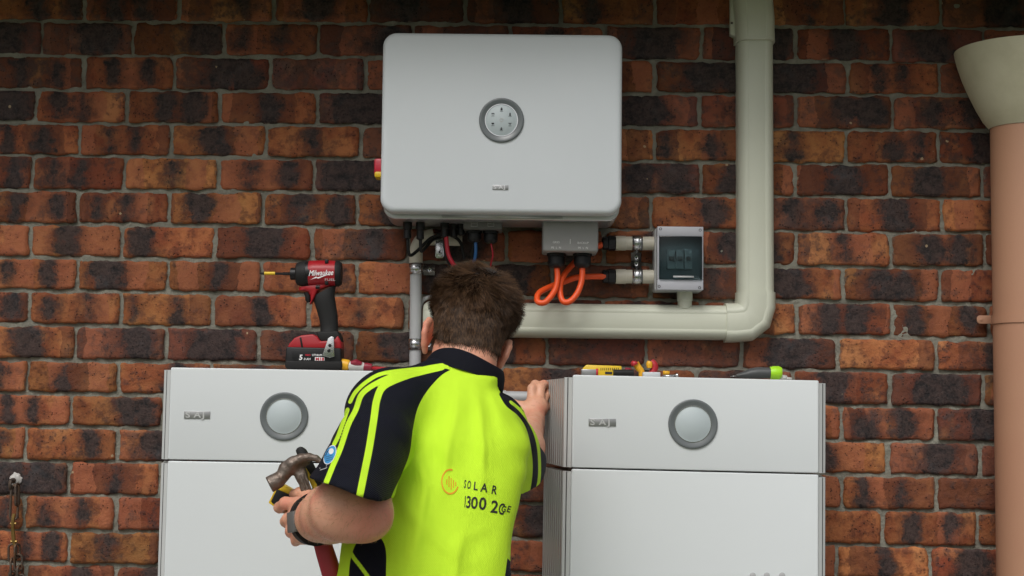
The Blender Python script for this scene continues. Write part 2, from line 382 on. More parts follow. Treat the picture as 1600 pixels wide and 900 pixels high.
rnd = random.Random(11)
BL, BH = 0.230, 0.0775
def brick_mesh(k):
    r = random.Random(100 + k); nx, nz = 26, 11
    me = bpy.data.meshes.new('brick'); v = []; f = []
    sx = [r.uniform(-1, 1) for _ in range(8)]
    chipc = r.choice([(-1, -1), (1, -1), (1, 1), (-1, 1), None, None])
    def pt(i, j):
        a = i / nx * 2 - 1; c = j / nz * 2 - 1
        x = a * BL / 2; z = c * BH / 2
        # rounded corners
        cr = 0.002 + 0.005 * abs(sx[0])
        if chipc and a * chipc[0] > 0 and c * chipc[1] > 0: cr += 0.010
        ax, az = abs(x) - (BL / 2 - cr), abs(z) - (BH / 2 - cr)
        if ax > 0 and az > 0:
            d = math.hypot(ax, az)
            if d > cr:
                x = math.copysign(BL / 2 - cr + ax / d * cr, x); z = math.copysign(BH / 2 - cr + az / d * cr, z)
        q = Vector((x * 18 + k * 7.3, z * 18, k * 3.1))
        edge_x = max(0, abs(a) - 0.92) / 0.08; edge_z = max(0, abs(c) - 0.80) / 0.20
        x += edge_x * (noise.noise(q * 1.7) * 0.0045 + noise.noise(q * 5.5) * 0.0030); z += edge_z * (noise.noise(q * 1.5 + Vector((9, 3, 1))) * 0.0042 + noise.noise(q * 5 + Vector((2, 8, 1))) * 0.0030)
        y = -0.0014 + 0.0026 * max(edge_x ** 4, edge_z ** 4)
        y += noise.noise(q * 0.9 + Vector((1, 5, 2))) * 0.0030 + noise.noise(q * 3.1) * 0.0012 + sx[1] * 0.0012 * a + sx[2] * 0.0012 * c
        return (x, y, z)
    for j in range(nz + 1):
        for i in range(nx + 1): v.append(pt(i, j))
    for j in range(nz):
        for i in range(nx):
            b = j * (nx + 1) + i; f.append((b, b + 1, b + nx + 2, b + nx + 1))
    rim = [i for i in range(nx)] + [j * (nx + 1) + nx for j in range(nz)] + [nz * (nx + 1) + i for i in range(nx, 0, -1)] + [j * (nx + 1) for j in range(nz, 0, -1)]
    b = len(v)
    for i in rim: v.append((v[i][0], 0.045, v[i][2]))
    n = len(rim)
    for i in range(n): f.append((rim[(i + 1) % n], rim[i], b + i, b + (i + 1) % n))
    me.from_pydata(v, [], f); me.materials.append(M['brick'])
    me.polygons.foreach_set('use_smooth', [True] * len(f)); return me
BM = [brick_mesh(k) for k in range(22)]

wall = empty('brick_wall', (0, 0.03, 0), 'red and black clinker brick wall behind everything', 'wall')
# mortar bed: uneven sheet a few mm behind the brick faces
def mortar():
    x0, x1, z0, z1 = -3.2, 3.2, 0.0, 2.62; me = bpy.data.meshes.new('mortar'); v = []; f = []
    fx0, fx1, fz0 = -1.42, 1.42, 0.8
    xs = list(np.linspace(x0, fx0, 30)[:-1]) + list(np.linspace(fx0, fx1, 470)) + list(np.linspace(fx1, x1, 30)[1:])
    zs = list(np.linspace(z0, fz0, 20)[:-1]) + list(np.linspace(fz0, z1, 300))
    for z in zs:
        for x in xs:
            q = Vector((x, z, 0.3))
            v.append((x, 0.0070 + noise.noise(q * 22) * 0.0048 + noise.noise(q * 70) * 0.0030, z))
    n = len(xs)
    for j in range(len(zs) - 1):
        for i in range(n - 1): f.append((j * n + i, j * n + i + 1, (j + 1) * n + i + 1, (j + 1) * n + i))
    me.from_pydata(v, [], f); return link_mesh('mortar', me, M['mortar'], wall)
mortar()
# solid body of the wall behind the face
mb = MB(); box(mb, -3.2, 3.2, 0.046, 0.24, 0, 2.62); mb.build('wall_core', M['mortar'], wall)

far = MB(); nb = 0
def far_brick(cx, cz, wd_, hg_):
    box(far, cx - wd_ / 2, cx + wd_ / 2, -0.002, 0.03, cz - hg_ / 2, cz + hg_ / 2)
for r_ in range(len(JOINTS)):
    js = []
    for a, b in zip(JOINTS[r_], JOINTS[r_][1:]):       # fill the stretches hidden by the appliances
        n = max(1, round((b - a) / 149)); js += [a + (b - a) * k / n for k in range(n)]
    js.append(JOINTS[r_][-1])
    for a, b in zip(js, js[1:]):
        c = (a + b) / 2
        y0, y1 = bed(r_, c), bed(r_ + 1, c)
        if b < -4 or a > 1604 or y0 > 990: continue
        pa, pb = P(a, (bed(r_, a) + bed(r_ + 1, a)) / 2, 0), P(b, (bed(r_, b) + bed(r_ + 1, b)) / 2, 0)
        pt, pm = P(c, y0, 0), P(c, y1, 0)
        o = bpy.data.objects.new('brick', BM[rnd.randrange(len(BM))]); COL.objects.link(o)
        ctr = (pa + pb) / 2
        ln = (pb - pa).length - rnd.uniform(0.0075, 0.0125); hg = (pt.z - pm.z) - rnd.uniform(0.0075, 0.0115)
        o.location = (ctr.x, rnd.uniform(-0.0025, 0.0028), ctr.z + rnd.uniform(-0.001, 0.001))
        fl = rnd.random() < 0.5
        o.scale = (ln / BL, 1, hg / BH * (-1 if False else 1))
        o.rotation_euler = (rnd.uniform(-0.006, 0.006), -math.atan2(pb.z - pa.z, pb.x - pa.x) + rnd.uniform(-0.004, 0.004), rnd.uniform(-0.004, 0.004))
        code = CODES[r_].get(round(a)) or '%d.%s.%d' % (rnd.choice((4, 5, 6, 7)), rnd.choice(('', '4', '5', '36', '6')), rnd.choice((1, 2, 3)))
        t, cs, wd = code.split('.')
        c1 = int(cs[0]) / 10 + 0.02 if cs else 0; c2 = int(cs[1]) / 10 + 0.02 if len(cs) > 1 else 0
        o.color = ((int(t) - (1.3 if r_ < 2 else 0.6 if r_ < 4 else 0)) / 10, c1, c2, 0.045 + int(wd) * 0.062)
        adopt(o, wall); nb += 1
# the same courses carried on outside the part in view
def far_px(a, b, r_):
    c = (a + b) / 2; pa, pb, pt, pm = P(a, bed(r_, c), 0), P(b, bed(r_, c), 0), P(c, bed(r_, c), 0), P(c, bed(r_ + 1, c), 0)
    if abs(pa.x) < 3.1 and abs(pb.x) < 3.1: far_brick((pa.x + pb.x) / 2, (pt.z + pm.z) / 2, pb.x - pa.x - .010, pt.z - pm.z - .0095)
for r_ in range(len(JOINTS)):
    for j0, sg in ((JOINTS[r_][0], -1), (JOINTS[r_][-1], 1)):
        for k in range(9):
            a, b = sorted((j0 + sg * 147 * k, j0 + sg * 147 * (k + 1))); far_px(a, b, r_)
    js = JOINTS[r_]
    if js[1] < -4: far_px(js[0], js[1], r_)
    if js[-2] > 1604: far_px(js[-2], js[-1], r_)
ztop, zbot = P(800, bed(0, 800), 0).z, P(800, bed(len(JOINTS), 800), 0).z
for k in range(14):
    for zc in (zbot - .0885 * (k + .5), ztop + .0885 * (k + .5)):
        if not .04 < zc < 2.6: continue
        x = -3.1 + (.12 if k % 2 else 0)
        while x < 2.9: far_brick(x + .12, zc, .229, .0775); x += .243
o = far.build('brick_courses', M['brick'], wall, smooth=False); o['kind'] = 'stuff'
o.color = (0.6, 0.5, 0, 0.2)

# eave over the wall (above the frame): soffit lining, fascia, gutter, a strip of roof
EAVE_Z, EAVE_L = 2.42, 0.45
ev = empty('roof_eave', (0, -0.3, EAVE_Z), 'painted eave with soffit and gutter over the brick wall', 'eave')
mb = MB(); box(mb, -4, 4, -EAVE_L, 0.20, EAVE_Z, EAVE_Z + 0.012); mb.build('soffit', M['soffit'], ev, smooth=False)
mb = MB(); box(mb, -4, 4, -EAVE_L - 0.022, -EAVE_L - 0.001, EAVE_Z - 0.02, EAVE_Z + 0.17); mb.build('fascia', M['fascia'], ev, smooth=False)
mb = MB()
rings(mb, [[Vector((x, -EAVE_L - 0.024 - a, EAVE_Z + b)) for a, b in ((0, 0.15), (0, 0.05), (0.09, 0.05), (0.115, 0.08), (0.115, 0.15), (0.111, 0.15), (0.111, 0.083), (0.088, 0.054), (0.004, 0.054), (0.004, 0.15))] for x in (-4, 4)])
mb.build('gutter', M['fascia'], ev, smooth=False)
mb = MB(); prism_pts = [(-EAVE_L - 0.06, EAVE_Z + 0.171), (-EAVE_L - 0.06, EAVE_Z + 0.195), (2.5, EAVE_Z + 1.45), (2.5, EAVE_Z + 1.42)]
rings(mb, [[Vector((x, a, b)) for a, b in prism_pts] for x in (-4, 4)]); mb.build('roof_sheet', mat('roof_sheet', (0.22, 0.10, 0.07), 0.6), ev, smooth=False)
# ------------------------------------------------------------------ equipment materials
M['white_plastic'] = mat('white_plastic', (0.565, 0.60, 0.62), 0.42, var=0.06, vscale=3, bump=0.06, bscale=900)
M['white_steel'] = mat('white_steel', (0.655, 0.69, 0.70), 0.36, var=0.05, vscale=2, bump=0.04, bscale=700)
M['silver'] = mat('silver_alloy', (0.58, 0.59, 0.61), 0.34, 0.85, bump=0.05, bscale=800)
M['alu_fin'] = mat('finned_alloy', (0.50, 0.51, 0.50), 0.32, 0.55)
M['grey_plastic'] = mat('grey_plastic', (0.27, 0.27, 0.265), 0.5, bump=0.08, bscale=900)
M['dark_grey'] = mat('dark_grey_plastic', (0.12, 0.12, 0.115), 0.5)
M['black_plastic'] = mat('black_plastic', (0.010, 0.010, 0.011), 0.4, spec=.3)
M['black_rubber'] = mat('black_rubber', (0.012, 0.012, 0.012), 0.62, spec=.3, bump=0.15, bscale=500)
M['ring_grey'] = mat('smoked_ring', (0.13, 0.145, 0.15), 0.25, 0.0)
M['lens'] = mat('pale_lens', (0.44, 0.50, 0.515), 0.5)
M['chrome'] = mat('chrome_rim', (0.75, 0.76, 0.77), 0.15, 1.0)
M['cream'] = mat('cream_pvc', (0.56, 0.575, 0.475), 0.42, var=0.15, vscale=6, vcol=(0.47, 0.465, 0.36), bump=0.05, bscale=500)
M['cream2'] = mat('cream_conduit', (0.52, 0.49, 0.405), 0.45)
M['grey_pvc'] = mat('grey_pvc', (0.42, 0.43, 0.435), 0.45, var=0.1, vscale=9)
M['galv'] = mat('galvanised_steel', (0.60, 0.61, 0.62), 0.25, 1.0, var=0.35, vscale=60, bump=0.15, bscale=300)
M['orange'] = mat('orange_cable', (0.78, 0.085, 0.012), 0.45, bump=0.05, bscale=300)
M['red_cable'] = mat('red_cable', (0.45, 0.012, 0.03), 0.4)
M['blue_cable'] = mat('blue_cable', (0.02, 0.12, 0.34), 0.4)
M['ink'] = mat('black_ink', (0.015, 0.015, 0.018), 0.6)
M['white_ink'] = mat('white_ink', (0.78, 0.78, 0.78), 0.6)
M['grey_ink'] = mat('grey_ink', (0.42, 0.42, 0.41), 0.6)
M['red_plastic'] = mat('red_plastic', (0.34, 0.007, 0.014), 0.42, bump=0.08, bscale=700)
M['bright_red'] = mat('red_knob', (0.50, 0.012, 0.035), 0.35)
M['yellow_plastic'] = mat('yellow_plastic', (0.75, 0.50, 0.015), 0.4, var=0.15, vscale=40)
M['plate'] = mat('logo_plate', (0.33, 0.335, 0.335), 0.3, 0.6)
M['terracotta'] = mat('terracotta_paint', (0.44, 0.235, 0.145), 0.55, var=0.22, vscale=6, vcol=(0.41, 0.185, 0.115), bump=0.12, bscale=220)
M['weathered_cream'] = mat('weathered_cream', (0.56, 0.53, 0.385), 0.6, var=0.5, vscale=14, vcol=(0.43, 0.40, 0.27), bump=0.25, bscale=140)
M['rusty'] = mat('rusty_steel', (0.085, 0.068, 0.056), 0.55, 0.5, var=0.8, vscale=60, vcol=(0.12, 0.055, 0.02), bump=0.4, bscale=300)
M['brass'] = mat('aged_brass', (0.30, 0.19, 0.06), 0.4, 0.8, var=0.6, vscale=60)
M['silicone'] = mat('white_silicone', (0.55, 0.53, 0.50), 0.6, var=0.5, vscale=70, bump=0.8, bscale=120)
def glass_tint():
    m = mat('smoked_window', (0.36, 0.46, 0.48), 0.05, trans=1.0); m.node_tree.nodes['Principled BSDF'].inputs['IOR'].default_value = 1.25
    return m
M['window'] = glass_tint()

M['logo_letter'] = mat('logo_letter', (0.58, 0.59, 0.59), 0.3, 0.4)
def rect(px0, py0, px1, py1, Y):
    cx, cy = (px0 + px1) / 2, (py0 + py1) / 2
    return P(px0, cy, Y).x, P(px1, cy, Y).x, P(cx, py1, Y).z, P(cx, py0, Y).z     # x0,x1,z0,z1

def pillow(mb, pts_fn, y_back, y_front, r, n=5, mi=0, capf=True, capb=True):
    """rounded-rectangle slab with a rounded front edge. pts_fn(inset)->polygon"""
    rs = [[Vector((x, y_back, z)) for x, z in pts_fn(0)]]
    for k in range(n + 1):
        a = math.pi / 2 * k / n
        rs.append([Vector((x, y_front + r * (1 - math.sin(a)), z)) for x, z in pts_fn(r * (1 - math.cos(a)))])
    return rings(mb, rs, True, True, mi)

# ------------------------------------------------------------------ inverter on the wall
IY = -0.25
x0, x1, z0, z1 = rect(596, 52, 972, 333, IY)
icx, icz, iw, ih = (x0 + x1) / 2, (z0 + z1) / 2, x1 - x0, z1 - z0
inv = empty('solar_inverter', (icx, -0.02, icz), 'large white inverter with round display on the brick wall', 'inverter')
mb = MB(); pillow(mb, lambda d: rrect(iw - 2 * d, ih - 2 * d, 0.034 - d * 0.5, 8, icx, icz), -0.205, IY, 0.012)
mb.build('cover', M['white_plastic'], inv, sharp=50)
mb = MB(); pillow(mb, lambda d: rrect(iw - 0.006 - 2 * d, ih + 0.004 - 2 * d, 0.030, 8, icx + 0.001, icz - 0.0085), -0.045, -0.200, 0.004)
mb.build('housing', M['silver'], inv, sharp=50)
mb = MB()                                                   # wall bracket behind the housing
box(mb, icx - 0.22, icx + 0.22, -0.045, 0.004, icz - 0.10, icz + 0.14); mb.build('wall_bracket', M['galv'], inv, bevel=0.003)
mb = MB(); x0_, x1_, z0_, z1_ = rect(690, 334, 880, 338, -0.20)
prism(mb, [(x0_, z0_ - 0.004), (x1_, z0_ - 0.004), (x1_ - 0.01, z1_), (x0_ + 0.01, z1_)], -0.2035, -0.2115); mb.build('cover_latch', M['silver'], inv)
def round_display(c, r_out, parent, ring=True, r_in=0.72):
    """c = centre on the front face (normal -Y)"""
    mb = MB(); lathe(mb, c, (0, -1, 0), [(0, r_out), (0.0035, r_out), (0.0048, r_out * 0.97), (0.0040, r_out * 0.90), (0.0020, r_out * r_in * 1.04), (0.0012, r_out * r_in)], 64, cap=False)
    o = mb.build('display_ring', M['ring_grey'], parent, sharp=60)
    mb = MB(); lathe(mb, c, (0, -1, 0), [(0.001, r_out * r_in * 1.03), (0.0030, r_out * r_in * 1.02), (0.0030, r_out * r_in * 0.985), (0.001, r_out * r_in * 0.97)], 64, cap=False)
    mb.build('inner_rim', M['chrome'], o, sharp=60)
    mb = MB(); lathe(mb, c, (0, -1, 0), [(0.0008, r_out * r_in), (0.0016, r_out * r_in * 0.98), (0.0019, 1e-5)], 64, cap=False)
    return mb.build('display', M['lens'], parent, sharp=60)
dc = P(783.5, 188, IY); rr = 35.5 / ppm(IY)
disp = round_display(dc, rr, inv)
mb = MB()                                                   # status icons: small pictograms with a caption line
for k in range(6):
    a = R(90 - 60 * k); ix, iz = dc.x + math.cos(a) * rr * 0.44, dc.z + math.sin(a) * rr * 0.44; y = dc.y - 0.0021; u = rr * 0.045
    def q(a0, b0, a1, b1): mb.add([(ix + a0 * u, y, iz + b0 * u), (ix + a1 * u, y, iz + b0 * u), (ix + a1 * u, y, iz + b1 * u), (ix + a0 * u, y, iz + b1 * u)], [(0, 1, 2, 3)])
    if k == 0: q(-1, 0, 1, 2); q(-.6, 2.2, .6, 2.8)
    elif k == 1: q(-.7, -.4, .7, 2.2); q(-.3, 2.2, .3, 2.8)
    elif k == 2: q(-1.6, 1.7, 1.6, 2.2); q(-1, 0.9, 1, 1.4); q(-.35, 0, .35, .5)
    elif k == 3: q(-1, 0, 1, 1.6); q(-.5, 1.8, .5, 2.6)
    elif k == 4: q(-1.3, .8, 1.3, 2.2); q(-.3, -.2, .3, .8)
    else: q(-1.4, 1.6, 1.4, 2.2); q(-1.4, .6, -.9, 1.6); q(.9, .6, 1.4, 1.6); q(-.25, -.2, .25, 1.6)
    q(-1.6, -1.0, 1.6, -.6)
mb.build('status_icons', M['ink'], disp, smooth=False)
mb = MB(); lathe(mb, (dc.x, dc.y - 0.0019, dc.z), (0, -1, 0), [(0, rr * .085), (0.0006, rr * .085), (0.0006, rr * .06), (0, rr * .06)], 24, cap=False); mb.build('button_ring', M['grey_ink'], disp)
def logo_plate(px, py, wpx, hpx, Y, parent, letters='SAJ'):
    c = P(px, py, Y); s = ppm(Y); w_, h_ = wpx / s, hpx / s
    mb = MB(); box(mb, c.x - w_ / 2, c.x + w_ / 2, Y - 0.0016, Y + 0.002, c.z - h_ / 2, c.z + h_ / 2)
    o = mb.build('logo_plate', M['plate'], parent, bevel=0.0006)
    for k, ch in enumerate(letters):
        text('letter', ch, (c.x - w_ / 2 + w_ * (0.06 + 0.32 * k), Y - 0.0017, c.z - h_ * 0.34), (1, 0, 0), (0, 0, 1), h_ * 0.74, M['logo_letter'], o, bold=0.025, squash=1.3)
logo_plate(782, 293, 25, 7.5, IY, inv)
# isolator knob on its left flank
c = P(591, 263, -0.13)
isw = MB(); box(isw, c.x - 0.009, c.x + 0.03, -0.155, -0.10, c.z - 0.022, c.z + 0.022); o = isw.build('isolator_knob', M['bright_red'], inv, bevel=0.006)
mb = MB(); box(mb, c.x - 0.007, c.x + 0.028, -0.158, -0.105, c.z - 0.027, c.z - 0.012); mb.build('isolator_collar', M['yellow_plastic'], o, bevel=0.004)
# AC terminal cover with its two glands
TY = -0.165
x0_, x1_, z0_, z1_ = rect(848, 340, 935, 393, TY)
mb = MB(); box(mb, x0_, x1_, TY, -0.06, z0_, z1_); tc_ = mb.build('terminal_cover', M['grey_plastic'], inv, bevel=0.006, seg=3)
for s_, px, py, h_ in (('GRID', 869, 378, 3.2), ('BACKUP', 911, 379, 3.2), ('PE  L  N', 869, 386.5, 3.2), ('PE  L  N', 911, 387, 3.2)):
    text('lettering', s_, P(px, py + 2, TY - 0.0006), (1, 0, 0), (0, 0, 1), h_ / ppm(TY), M['white_ink'], tc_, align='CENTER')
mb = MB(); a_ = P(891, 376, TY - 0.0006); box(mb, a_.x - .0006, a_.x + .0006, a_.y - .0002, a_.y + .0008, a_.z - .008, a_.z + .004); mb.build('divider_line', M['white_ink'], tc_, smooth=False)
def gland(px, py0, py1, rpx, Y, parent, hexa=True, mname='black_plastic'):
    """cable gland hanging down: collar, hex nut, dome"""
    s = ppm(Y); a = P(px, py0, Y); L_ = (py1 - py0) / s; r = rpx / s
    mb = MB(); lathe(mb, a, (0, 0, -1), [(0, r * 1.12), (L_ * .34, r * 1.12), (L_ * .36, r)], 8); lathe(mb, a + Vector((0, 0, -L_ * .33)), (0, 0, -1), [(0, r * 0.9), (L_ * .06, r * 1.0), (L_ * .45, r), (L_ * .58, r * .86), (L_ * .67, r * .55)], 16)
    g = mb.build('cable_gland', M[mname], parent, sharp=25); return g
gland(869.5, 391, 419, 13.5, -0.115, inv); gland(910, 391, 419, 13.5, -0.115, inv)
# communication cover with glands, left of centre, deep in the shade
x0_, x1_, z0_, z1_ = rect(724, 338, 785, 358, -0.15)
mb = MB(); box(mb, x0_, x1_, -0.15, -0.06, z0_, z1_); cc = mb.build('communication_cover', M['dark_grey'], inv, bevel=0.004)
for px in (741, 767):
    mb = MB()
    a0 = rect(px - 5, 345, px + 5, 354, -0.1506)
    for b_ in ((a0[0], a0[1], a0[3] - .0008, a0[3]), (a0[0], a0[1], a0[2], a0[2] + .0008), (a0[0], a0[1], (a0[2] + a0[3]) / 2 - .0004, (a0[2] + a0[3]) / 2 + .0004), (a0[0], a0[0] + .0008, a0[2], a0[3]), (a0[1] - .0008, a0[1], a0[2], a0[3])):
        box(mb, b_[0], b_[1], -0.1508, -0.1497, b_[2], b_[3])
    mb.build('port_symbol', M['grey_ink'], cc, smooth=False)
gland(741, 357, 379, 11, -0.11, inv); gland(767, 357, 381, 11, -0.11, inv)
# solar string connectors
for px, py1, Y in ((637, 374, -0.13), (657, 375, -0.13), (695, 371, -0.12), (709, 371, -0.10), (721, 368, -0.10)):
    a = P(px, 338, Y); b = P(px, py1, Y); r = 6.5 / ppm(Y); L_ = (a - b).length
    mb = MB(); lathe(mb, a, (0, 0, -1), [(0, r * .8), (L_ * .2, r * .8), (L_ * .25, r * 1.1), (L_ * .55, r * 1.1), (L_ * .6, r * .85), (L_ * .95, r * .95), (L_, r * .5)], 12)
    mb.build('string_connector', M['black_plastic'], inv, sharp=30)
# cables hanging from the connectors
def cable(name, pts, r, m, label, cat='cable', group=None, sides=10):
    mb = MB(); tube(mb, smooth_path(pts, 7), r, sides); o = mb.build(name, m, sharp=60); tag(o, label, cat, group); return o
cable('solar_cable', [P(637, 373, -.13), P(638, 392, -.13), P(642, 399, -.12), P(654, 390, -.10), P(672, 373, -.09), P(690, 366, -.09), P(706, 368, -.08), P(720, 380, -.07), P(725, 405, -.07)], .0042, M['black_rubber'], 'black cable dropping from the leftmost plug under the inverter, then arching right')
cable('solar_cable', [P(657, 374, -.13), P(658, 392, -.13), P(664, 388, -.10), P(676, 375, -.08), P(688, 371, -.07), P(700, 364, -.07)], .0042, M['black_rubber'], 'black cable looping from the second plug under the inverter')
cable('solar_cable', [P(697, 370, -.12), P(700, 395, -.12), P(708, 412, -.12), P(722, 428, -.11), P(740, 445, -.08)], .0056, M['red_cable'], 'red cable running from under the inverter to behind the hair')
cable('solar_cable', [P(694, 370, -.11), P(697, 398, -.105), P(706, 418, -.10), P(724, 440, -.09)], .0045, M['black_rubber'], 'black cable hanging just behind the red cable')
cable('data_cable', [P(743, 378, -.11), P(743, 398, -.11), P(738, 420, -.09), P(736, 440, -.06)], .0042, M['blue_cable'], 'blue data cable under the middle of the inverter')
cable('data_cable', [P(741, 378, -.105), P(738, 398, -.10), P(738, 425, -.07)], .0035, M['black_rubber'], 'thin black cable beside the blue data cable')
cable('data_cable', [P(767, 380, -.11), P(770, 398, -.11), P(767, 412, -.09), P(764, 430, -.06)], .0022, M['red_cable'], 'thin red wire under the inverter right of the blue cable')
cable('power_cable', [P(870, 418, -.115), P(871, 436, -.12), P(866, 455, -.135), P(852, 472, -.15), P(840, 471, -.145), P(842, 458, -.125), P(860, 448, -.10), P(882, 440, -.075), P(905, 433, -.06), P(946, 432, -.05)], .0077, M['orange'], 'orange cable looping from the left gland to the lower cream conduit')
cable('power_cable', [P(910, 418, -.115), P(909, 438, -.12), P(902, 458, -.13), P(890, 471, -.135), P(879, 470, -.13), P(875, 452, -.115), P(880, 432, -.095), P(894, 414, -.07), P(915, 394, -.05), P(946, 380, -.045)], .0077, M['orange'], 'orange cable looping from the right gland to the upper cream conduit')

# ------------------------------------------------------------------ breaker box, its conduits and clips
BY = -0.105
bb = empty('breaker_box', P(1061, 455, -0.05), 'grey breaker enclosure with smoked window beside the white duct', 'breaker box')
x0, x1, z0, z1 = rect(1023, 357, 1098, 455, -0.07)
mb = MB(); box(mb, x0, x1, -0.07, 0.004, z0, z1); mb.build('base', M['grey_pvc'], bb, bevel=0.006, seg=3)
x0, x1, z0, z1 = rect(1027, 354, 1099, 453, BY); bx0, bx1, bz0, bz1 = x0, x1, z0, z1
wx0, wx1, wz0, wz1 = rect(1030, 369, 1097, 437, BY)
M['lid_grey'] = mat('lid_grey', (0.40, 0.405, 0.44), 0.42)
mb = MB()
for a in ((x0, x1, wz1, z1), (x0, x1, z0, wz0), (x0, wx0, wz0, wz1), (wx1, x1, wz0, wz1)):
    box(mb, a[0], a[1], BY, -0.071, a[2], a[3])
lid = mb.build('lid', M['lid_grey'], bb, bevel=0.0025, weld=False)
mb = MB(); box(mb, wx0, wx1, BY - 0.006, BY + 0.001, wz0, wz1); win = mb.build('window', M['window'], bb, bevel=0.003)
mb = MB(); a = rect(1052, 434, 1084, 431, BY - 0.008); box(mb, a[0], a[1], BY - 0.0085, BY - 0.0062, min(a[2], a[3]), max(a[2], a[3])); mb.build('window_catch', M['grey_pvc'], win)
mb = MB(); box(mb, wx0 + .002, wx1 - .002, -0.0755, -0.0715, wz0, wz1); mb.build('inner_panel', mat('inner_panel', (0.34, 0.38, 0.39), 0.5), bb)
for k in range(3):
    a = rect(1043 + k * 13, 390, 1055 + k * 13, 420, -0.09)
    mb = MB(); box(mb, a[0], a[1], -0.094, -0.0757, a[2], a[3]); br = mb.build('breaker', mat('breaker_grey', (0.40, 0.425, 0.43), 0.5), bb, bevel=0.001)
    zc = (a[2] + a[3]) / 2; mb = MB(); box(mb, a[0] + .004, a[1] - .004, -0.101, -0.0942, zc - .004, zc + .006); mb.build('toggle', M['dark_grey'], br, bevel=0.001)
for px, py in ((1032, 357), (1094, 359), (1030, 447), (1093, 449)):
    mb = MB(); lathe(mb, P(px, py + 0.5, BY), (0, -1, 0), [(-0.002, .0036), (0.0007, .0036), (0.0007, .0026), (-0.0005, .0022)], 14); mb.build('screw', M['black_plastic'], bb)
mb = MB(); a = P(1070, 452, -0.04); b = P(1070, 480, -0.04); lathe(mb, a, (b - a), [(0, .0200), (.030, .0200), (.031, .0185), (.05, .0185)], 24); mb.build('entry_tube', M['cream'], bb)

def conduit_stub(name, py, label, clip_label, tab_up):
    Y = -0.04; r = 10.8 / ppm(Y)
    e = empty(name, P(990, py, Y), label, 'conduit')
    a, b = P(962, py, Y), P(1026, py + 0.4, Y); mb = MB(); lathe(mb, a, b - a, [(0, r * 1.07), (.026, r * 1.07), (.0265, r), ((b - a).length, r)], 24); mb.build('pipe', M['cream2'], e)
    g = P(940, py, Y); mb = MB(); lathe(mb, g, a - g, [(0, r * .6), (.004, r * .95), (.016, r * 1.0), (.018, r * 1.12), (.034, r * 1.12), (.036, r * .9), (.04, r * .9)], 10); mb.build('gland', M['black_plastic'], e, sharp=25)
    c = P(995.5, py, Y); wd = 16 / ppm(Y); cl = empty('saddle_clip', (c.x, c.y, c.z), clip_label, 'clip')
    saddle(cl, c, (1, 0, 0), r, wd, tab_up)
def saddle(parent, c, axis, r, wd, sgn, tablen=0.027, vertical=False):
    """half saddle: strap over the pipe, tab on the wall with a key-hole slot and screw"""
    c = Vector(c); ax = Vector(axis).normalized(); side = Vector((0, 0, 1)) if not vertical else Vector((1, 0, 0)); side = side * sgn
    out = Vector((0, -1, 0)); prof = []
    ro = r + 0.0022
    prof.append(c - side * ro + out * (-abs(c.y) + 0.001))
    for k in range(13):
        a = math.pi * k / 12
        prof.append(c - side * ro * math.cos(a) + out * ro * math.sin(a))
    wy = c.y + 0.0  # wall side
    tabd = -abs(c.y) + 0.012
    prof.append(c + side * (ro + 0.001) + out * (tabd)); prof.append(c + side * (ro + tablen) + out * (tabd - 0.002))
    mb = MB(); n = len(prof); v = []; f = []
    for p in prof:
        v += [p - ax * wd / 2, p + ax * wd / 2]
    f = [(2 * i, 2 * i + 1, 2 * i + 3, 2 * i + 2) for i in range(n - 1)]
    mb.add(v, f); o = mb.build('strap', M['galv'], parent, sharp=50)
    md = o.modifiers.new('thick', 'SOLIDIFY'); md.thickness = 0.0018; md.offset = 0
    mb = MB()                                               # embossed bands on the strap
    for t in (-.28, 0.05, .3):
        pts = [c + ax * wd * t - side * (ro + .001) * math.cos(math.pi * k / 12) + out * (ro + .001) * math.sin(math.pi * k / 12) for k in range(2, 11)]
        tube(mb, pts, 0.0008, 6)
    mb.build('strap_bead', M['galv'], o)
    sc = c + side * (ro + tablen * .55) + out * (tabd - 0.001)
    mb = MB(); lathe(mb, sc, out, [(0.0, .0062), (.0022, .0062), (.0032, .0045), (.0026, .002), (.001, .0015)], 16); mb.build('screw', M['galv'], parent)
    mb = MB(); lathe(mb, sc, out, [(0.0031, .0022), (.0036, .0022)], 8); mb.build('screw_recess', M['ink'], parent)
conduit_stub('conduit_stub', 380, 'upper short cream conduit with black gland left of breaker box', 'upper galvanised saddle clip left of the breaker box, tab pointing down', -1)
conduit_stub('conduit_stub', 432, 'lower short cream conduit with black gland left of breaker box', 'lower galvanised saddle clip left of the breaker box, tab pointing up', 1)

